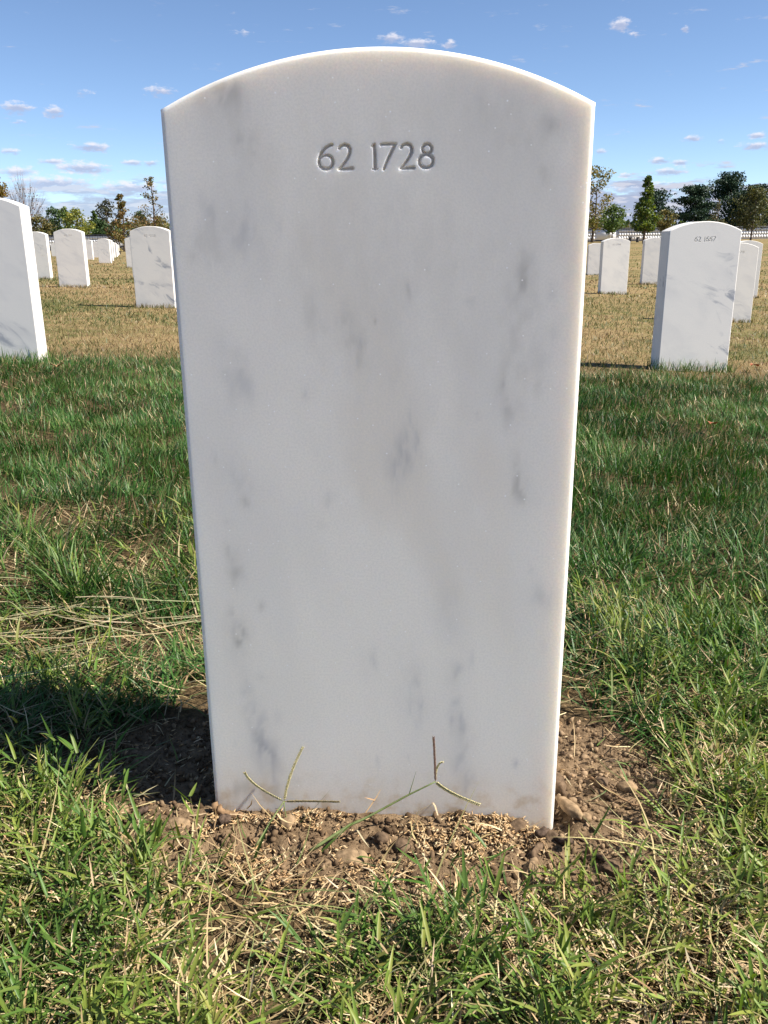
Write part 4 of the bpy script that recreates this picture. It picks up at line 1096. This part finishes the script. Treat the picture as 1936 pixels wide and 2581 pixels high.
# ------------------------------------------------------------------ the two flowering stems at the foot of the stone
M_STALK = simple('green_stalk', (.15, .19, .07), .5, .2, 200)
M_SPIKE = simple('pale_seed_spike', (.40, .36, .19), .7, .45, 600)
M_SPIKEO = simple('olive_seed_spike', (.22, .18, .09), .7, .45, 600)
M_SPIKED = simple('purple_seed_spike', (.20, .125, .09), .7, .4, 600)


def curve3(pts, m_=24):
    P_ = np.array(pts, float); t = np.linspace(0, 1, len(P_)); tt = np.linspace(0, 1, m_)
    if len(P_) == 3:
        A, B, C_ = P_; M_ = 2 * B - (A + C_) / 2; return ((1 - tt) ** 2)[:, None] * A + (2 * tt * (1 - tt))[:, None] * M_ + (tt ** 2)[:, None] * C_
    return np.stack([np.interp(tt, t, P_[:, i]) for i in range(3)], -1)


def spike(root, pts, fat, mat):
    P_ = curve3(pts, 34); mb_ = MB(); mb_.tube(P_, np.linspace(.00045, .0003, len(P_)), 5)
    r_ = np.random.RandomState(int(abs(pts[-1][0]) * 1e5) % 9999)
    T = np.gradient(P_, axis=0); T /= np.linalg.norm(T, axis=1, keepdims=True)
    S = np.cross(T, [0, -1, 0]); 
    for i in range(2, len(P_)):
        for sg in (-1, 1):
            c = P_[i] + S[i] * sg * fat * .5; q = T[i] * .0017 + S[i] * sg * fat * .35 + r_.normal(0, .0002, 3); w_ = np.cross(q, [0, 1, 0]); w_ = w_ / np.linalg.norm(w_) * fat * .42; o_ = np.array([0, -fat * .5, 0])
            mb_.add([c - q * .6, c + w_, c + q, c - w_, c + o_], None, [(0, 1, 4), (1, 2, 4), (2, 3, 4), (3, 0, 4), (0, 3, 2), (0, 2, 1)])
    return obj('seed_spike', mb_.mesh('seed_spike', mat), root)


def stalk(root, pts, r0, r1, name='stalk'):
    mb_ = MB(); P_ = curve3(pts, 16); mb_.tube(P_, np.linspace(r0, r1, len(P_)), 6); return obj(name, mb_.mesh(name, M_STALK, True), root)


root = obj('grass_flower_stem', None); tag(root, 'three-fingered grass flower head before the stone, at the lower left of its face', 'grass stem', 'flowering grass stems')
j = (-.0939, -.0139, .0319)
stalk(root, [j, (-.1026, -.0255, .0243), (-.118, -.048, .008)], .0006, .0009)
stalk(root, [j, (-.0935, -.0165, .024), (-.0905, -.018, .006)], .0005, .0006)
spike(root, [j, (-.1205, -.0047, .0428), (-.1318, -.0022, .0562)], .0014, M_SPIKE)
spike(root, [j, (-.0876, -.0092, .057), (-.0753, -.0047, .0845)], .0014, M_SPIKE)
spike(root, [j, (-.068, -.016, .0334), (-.0416, -.0182, .034)], .0013, M_SPIKEO)
root = obj('grass_flower_stem', None); tag(root, 'leaning grass flower head with a dark upright finger, right of centre on the stone', 'grass stem', 'flowering grass stems')
j = (.0488, -.0242, .0593)
stalk(root, [(-.0673, -.0571, .010), (-.0317, -.0387, .0234), (-.0182, -.0342, .0265), (.0237, -.0261, .0467), j], .0016, .0006)
spike(root, [j, (.0481, -.0211, .0806), (.047, -.0181, .1026)], .0012, M_SPIKED)
spike(root, [j, (.0503, -.0222, .0729), (.0552, -.0224, .079)], .0010, M_SPIKE)
spike(root, [j, (.0644, -.0248, .0471), (.0899, -.024, .0337)], .0019, M_SPIKE)
mb_ = MB(); P_ = curve3([(.0240, -.0262, .0465), (.0275, -.0240, .058), (.0309, -.0214, .0691)], 10); mb_.tube(P_, np.linspace(.0005, .00012, 10), 4)
obj('leaf', mb_.mesh('leaf', M_STALK, True), root)
# broad blades at the foot of the second stem, and the two stiff blades at the right of the soil
for lb, (x, y, L_, w_, az_, le, cu) in [('broad green grass blade pointing right at the foot of the leaning stem', (-.060, -.058, .050, .0036, .45, .85, .3)),
                                        ('broad green blade rising left of the leaning stem', (-.118, -.072, .045, .0038, .75, .5, .2)),
                                        ('broad green blade bending over the soil, front centre', (-.038, -.062, .034, .0034, -.3, .9, .8)),
                                        ('stiff upright green blade at the right front of the soil', (.172, -.093, .050, .0034, .9, .12, .05)),
                                        ('second stiff blade with a pale tip, right of the upright one', (.190, -.090, .042, .0036, 2.6, .25, .05)),
                                        ('thin green blade lying on the bare soil right of the stone', (.252, .028, .040, .0026, 2.1, .6, .3))]:
    A1 = lambda v: np.array([float(v)])
    cc_ = np.array([[.085, .145, .032]])
    V, Fc, C_ = blades('b', A1(x), A1(y), A1(gz(x, y) - .002), A1(L_), A1(w_), A1(az_), A1(le), A1(cu), cc_, cc_ * 1.3, 8, fold=.15, twist=A1(0))
    tag(obj('grass_sprig', mesh_np('grass_sprig', V, Fc, M_GRASS, True, C_)), lb, 'grass blade', 'single broad grass blades')
